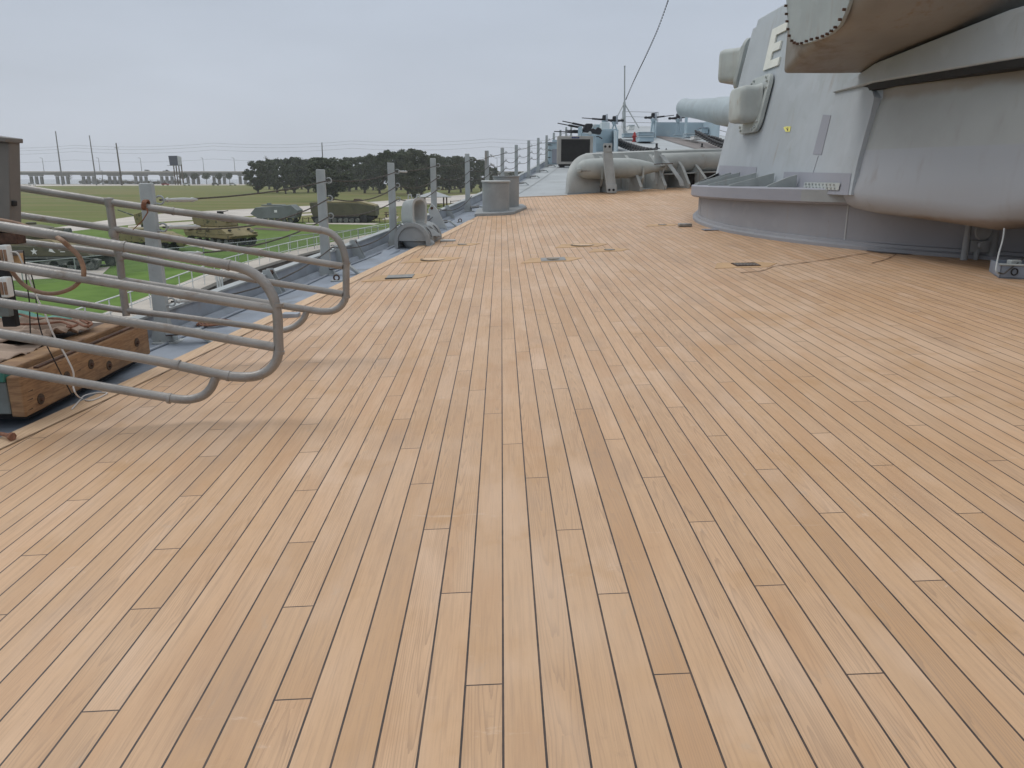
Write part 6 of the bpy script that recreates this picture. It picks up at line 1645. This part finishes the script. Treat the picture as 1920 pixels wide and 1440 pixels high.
# power lines
t = thing('power_line', (-200, 500, 20), 'thin overhead power lines crossing the hazy sky above the trees', 'power line')
for (ya, yb_) in ((276, 262), (281, 268), (287.5, 277), (303, 297)):
    q = []
    for k in range(5):
        x0 = -120 + k * 260; x1 = x0 + 260
        for u in frange(0, 1, 8)[:-1]:
            x = x0 + (x1 - x0) * u; y = ya + (yb_ - ya) * max(0, (x - 100)) / 900 + 5 * 4 * u * (1 - u) - 3; q.append(atY(x, y, 470))
    MB().tube(q, .045, 4).build('cable', M['wire'], t)

# cars
def car(px, py, Y, mt, lab, truck=False, zbase=None):
    p = atY(px, py, Y); p.z = GZ if zbase is None else zbase
    t = lthing('parked_car' if zbase is None else ('pickup_truck' if truck else 'passing_car'), p, 0, lab, 'truck' if truck else 'car')
    P(t, MB().prism([(-2.2, 0, .45), (2.2, 0, .45), (2.25, 0, .9), (1.3, 0, 1.0), (-2.2, 0, 1.05)], (0, -.9, 0), (0, .9, 0)), 'body', mt, .08)
    P(t, MB().prism([(-2.0 if not truck else -.3, 0, 1.02), (1.3, 0, 1.0), (.6, 0, 1.6), (-1.8 if not truck else -.1, 0, 1.65)], (0, -.8, 0), (0, .8, 0)), 'cabin', 'screen' if not truck else mt, .08)
    P(t, MB().box((-.5 if not truck else .2, 0, 1.63), (2.2 if not truck else .8, 1.5, .06)), 'roof', mt, 0)
    for sx_ in (-1.4, 1.4):
        for s in (-1, 1): P(t, MB().cyl((sx_, s * .92, .34), (sx_, s * .7, .34), .34, n=14), 'wheel', 'dark', 0)
car(350, 344, 505, 'white', 'white car parked left of the widest round palm'); car(436, 344, 505, 'white', 'white car parked by the right end of the palm row'); car(404, 344, 507, 'cab', 'grey car parked between the palms')
car(310, 345, 505, 'red', 'dark red car parked left of the billboard'); car(60, 345, 505, 'white', 'white car by the far road at the left edge')
car(312, 321, YBr + 3, 'dark', 'dark pickup truck driving on the bridge left of the billboard', True, zt_ - .3); car(277, 321, YBr + 3, 'white', 'white car driving on the bridge', False, zt_ - .3)

# ================================================================== SKY, SUN, AIR, CAMERA
w = bpy.data.worlds.new('World'); scene.world = w; w.use_nodes = True
nt = w.node_tree; bg = nt.nodes['Background']; bg.inputs[1].default_value = .1
sky = nt.nodes.new('ShaderNodeTexSky'); sky.sky_type = 'NISHITA'; sky.sun_disc = False
SE, SR = R(52), R(305)
sky.sun_elevation = SE; sky.sun_rotation = SR; sky.dust_density = 4; sky.air_density = 1.2
geo = nt.nodes.new('ShaderNodeTexCoord'); sep = nt.nodes.new('ShaderNodeSeparateXYZ'); nt.links.new(geo.outputs['Generated'], sep.inputs[0])
cr = nt.nodes.new('ShaderNodeValToRGB'); nt.links.new(sep.outputs[2], cr.inputs[0]); e = cr.color_ramp.elements
SKYK = 1.0
def k10(c): return (c[0], c[1], c[2], 1)
e[0].position = 0.0; e[0].color = k10((.56, .60, .68)); e[1].position = 1; e[1].color = k10((.97, .99, 1.0))
for p_, c_ in ((.06, (.525, .575, .665)), (.20, (.475, .53, .62)), (.34, (.50, .56, .64)), (.6, (.80, .85, .90))):
    q = e.new(p_); q.color = k10(c_)
nz = nt.nodes.new('ShaderNodeTexNoise'); nz.inputs['Scale'].default_value = 2.2; nz.inputs['Detail'].default_value = 6
mpz = nt.nodes.new('ShaderNodeMapping'); mpz.inputs['Scale'].default_value = (1, 1, 3.5); nt.links.new(geo.outputs['Generated'], mpz.inputs[0]); nt.links.new(mpz.outputs[0], nz.inputs['Vector'])
mr = nt.nodes.new('ShaderNodeMapRange'); nt.links.new(nz.outputs['Fac'], mr.inputs[0]); mr.inputs[1].default_value = .25; mr.inputs[2].default_value = .75; mr.inputs[3].default_value = 10 * .90; mr.inputs[4].default_value = 10 * 1.09
ml = nt.nodes.new('ShaderNodeVectorMath'); ml.operation = 'SCALE'; nt.links.new(cr.outputs[0], ml.inputs[0]); nt.links.new(mr.outputs[0], ml.inputs['Scale'])
mx = nt.nodes.new('ShaderNodeMix'); mx.data_type = 'RGBA'; mx.inputs[0].default_value = .93
nt.links.new(sky.outputs[0], mx.inputs[6]); nt.links.new(ml.outputs[0], mx.inputs[7]); nt.links.new(mx.outputs[2], bg.inputs[0])
sl = bpy.data.lights.new('sun', 'SUN'); sl.energy = 1.0; sl.angle = R(25); sl.color = (1, .97, .93)
so = bpy.data.objects.new('sun', sl); COL.objects.link(so)
dirv = Vector((math.sin(SR) * math.cos(SE), math.cos(SR) * math.cos(SE), math.sin(SE)))
so.rotation_euler = dirv.to_track_quat('Z', 'Y').to_euler()
HAZE = True
if HAZE:
    m_ = MB().box((0, 500, 16), (2960, 1500, 47))
    ht = bpy.data.materials.new('air_haze'); ht.use_nodes = True; n_ = ht.node_tree
    n_.nodes.remove(n_.nodes['Principled BSDF']); pvn = n_.nodes.new('ShaderNodeVolumePrincipled')
    pvn.inputs['Color'].default_value = (.93, .96, 1, 1); pvn.inputs['Density'].default_value = .00027
    n_.links.new(pvn.outputs[0], n_.nodes['Material Output'].inputs['Volume'])
    o = m_.build('haze', ht, None, smooth=0); o['kind'] = 'stuff'
cam = bpy.data.cameras.new('camera'); co_ = bpy.data.objects.new('camera', cam); COL.objects.link(co_)
cam.sensor_width = 36; cam.lens = F / 1920 * 36; cam.clip_start = .05; cam.clip_end = 6000
co_.location = (0, 0, CAMZ); co_.rotation_euler = (PI / 2 - PIT, 0, -YAW)
scene.camera = co_
vs_ = scene.view_settings; vs_.view_transform = 'Standard'; vs_.look = 'None'; vs_.exposure = .03; vs_.gamma = 1
scene.cycles.volume_bounces = 1; scene.cycles.max_bounces = 6; scene.cycles.diffuse_bounces = 3; scene.cycles.transparent_max_bounces = 12
for o in bpy.data.objects:
    if '_w' in o: del o['_w']
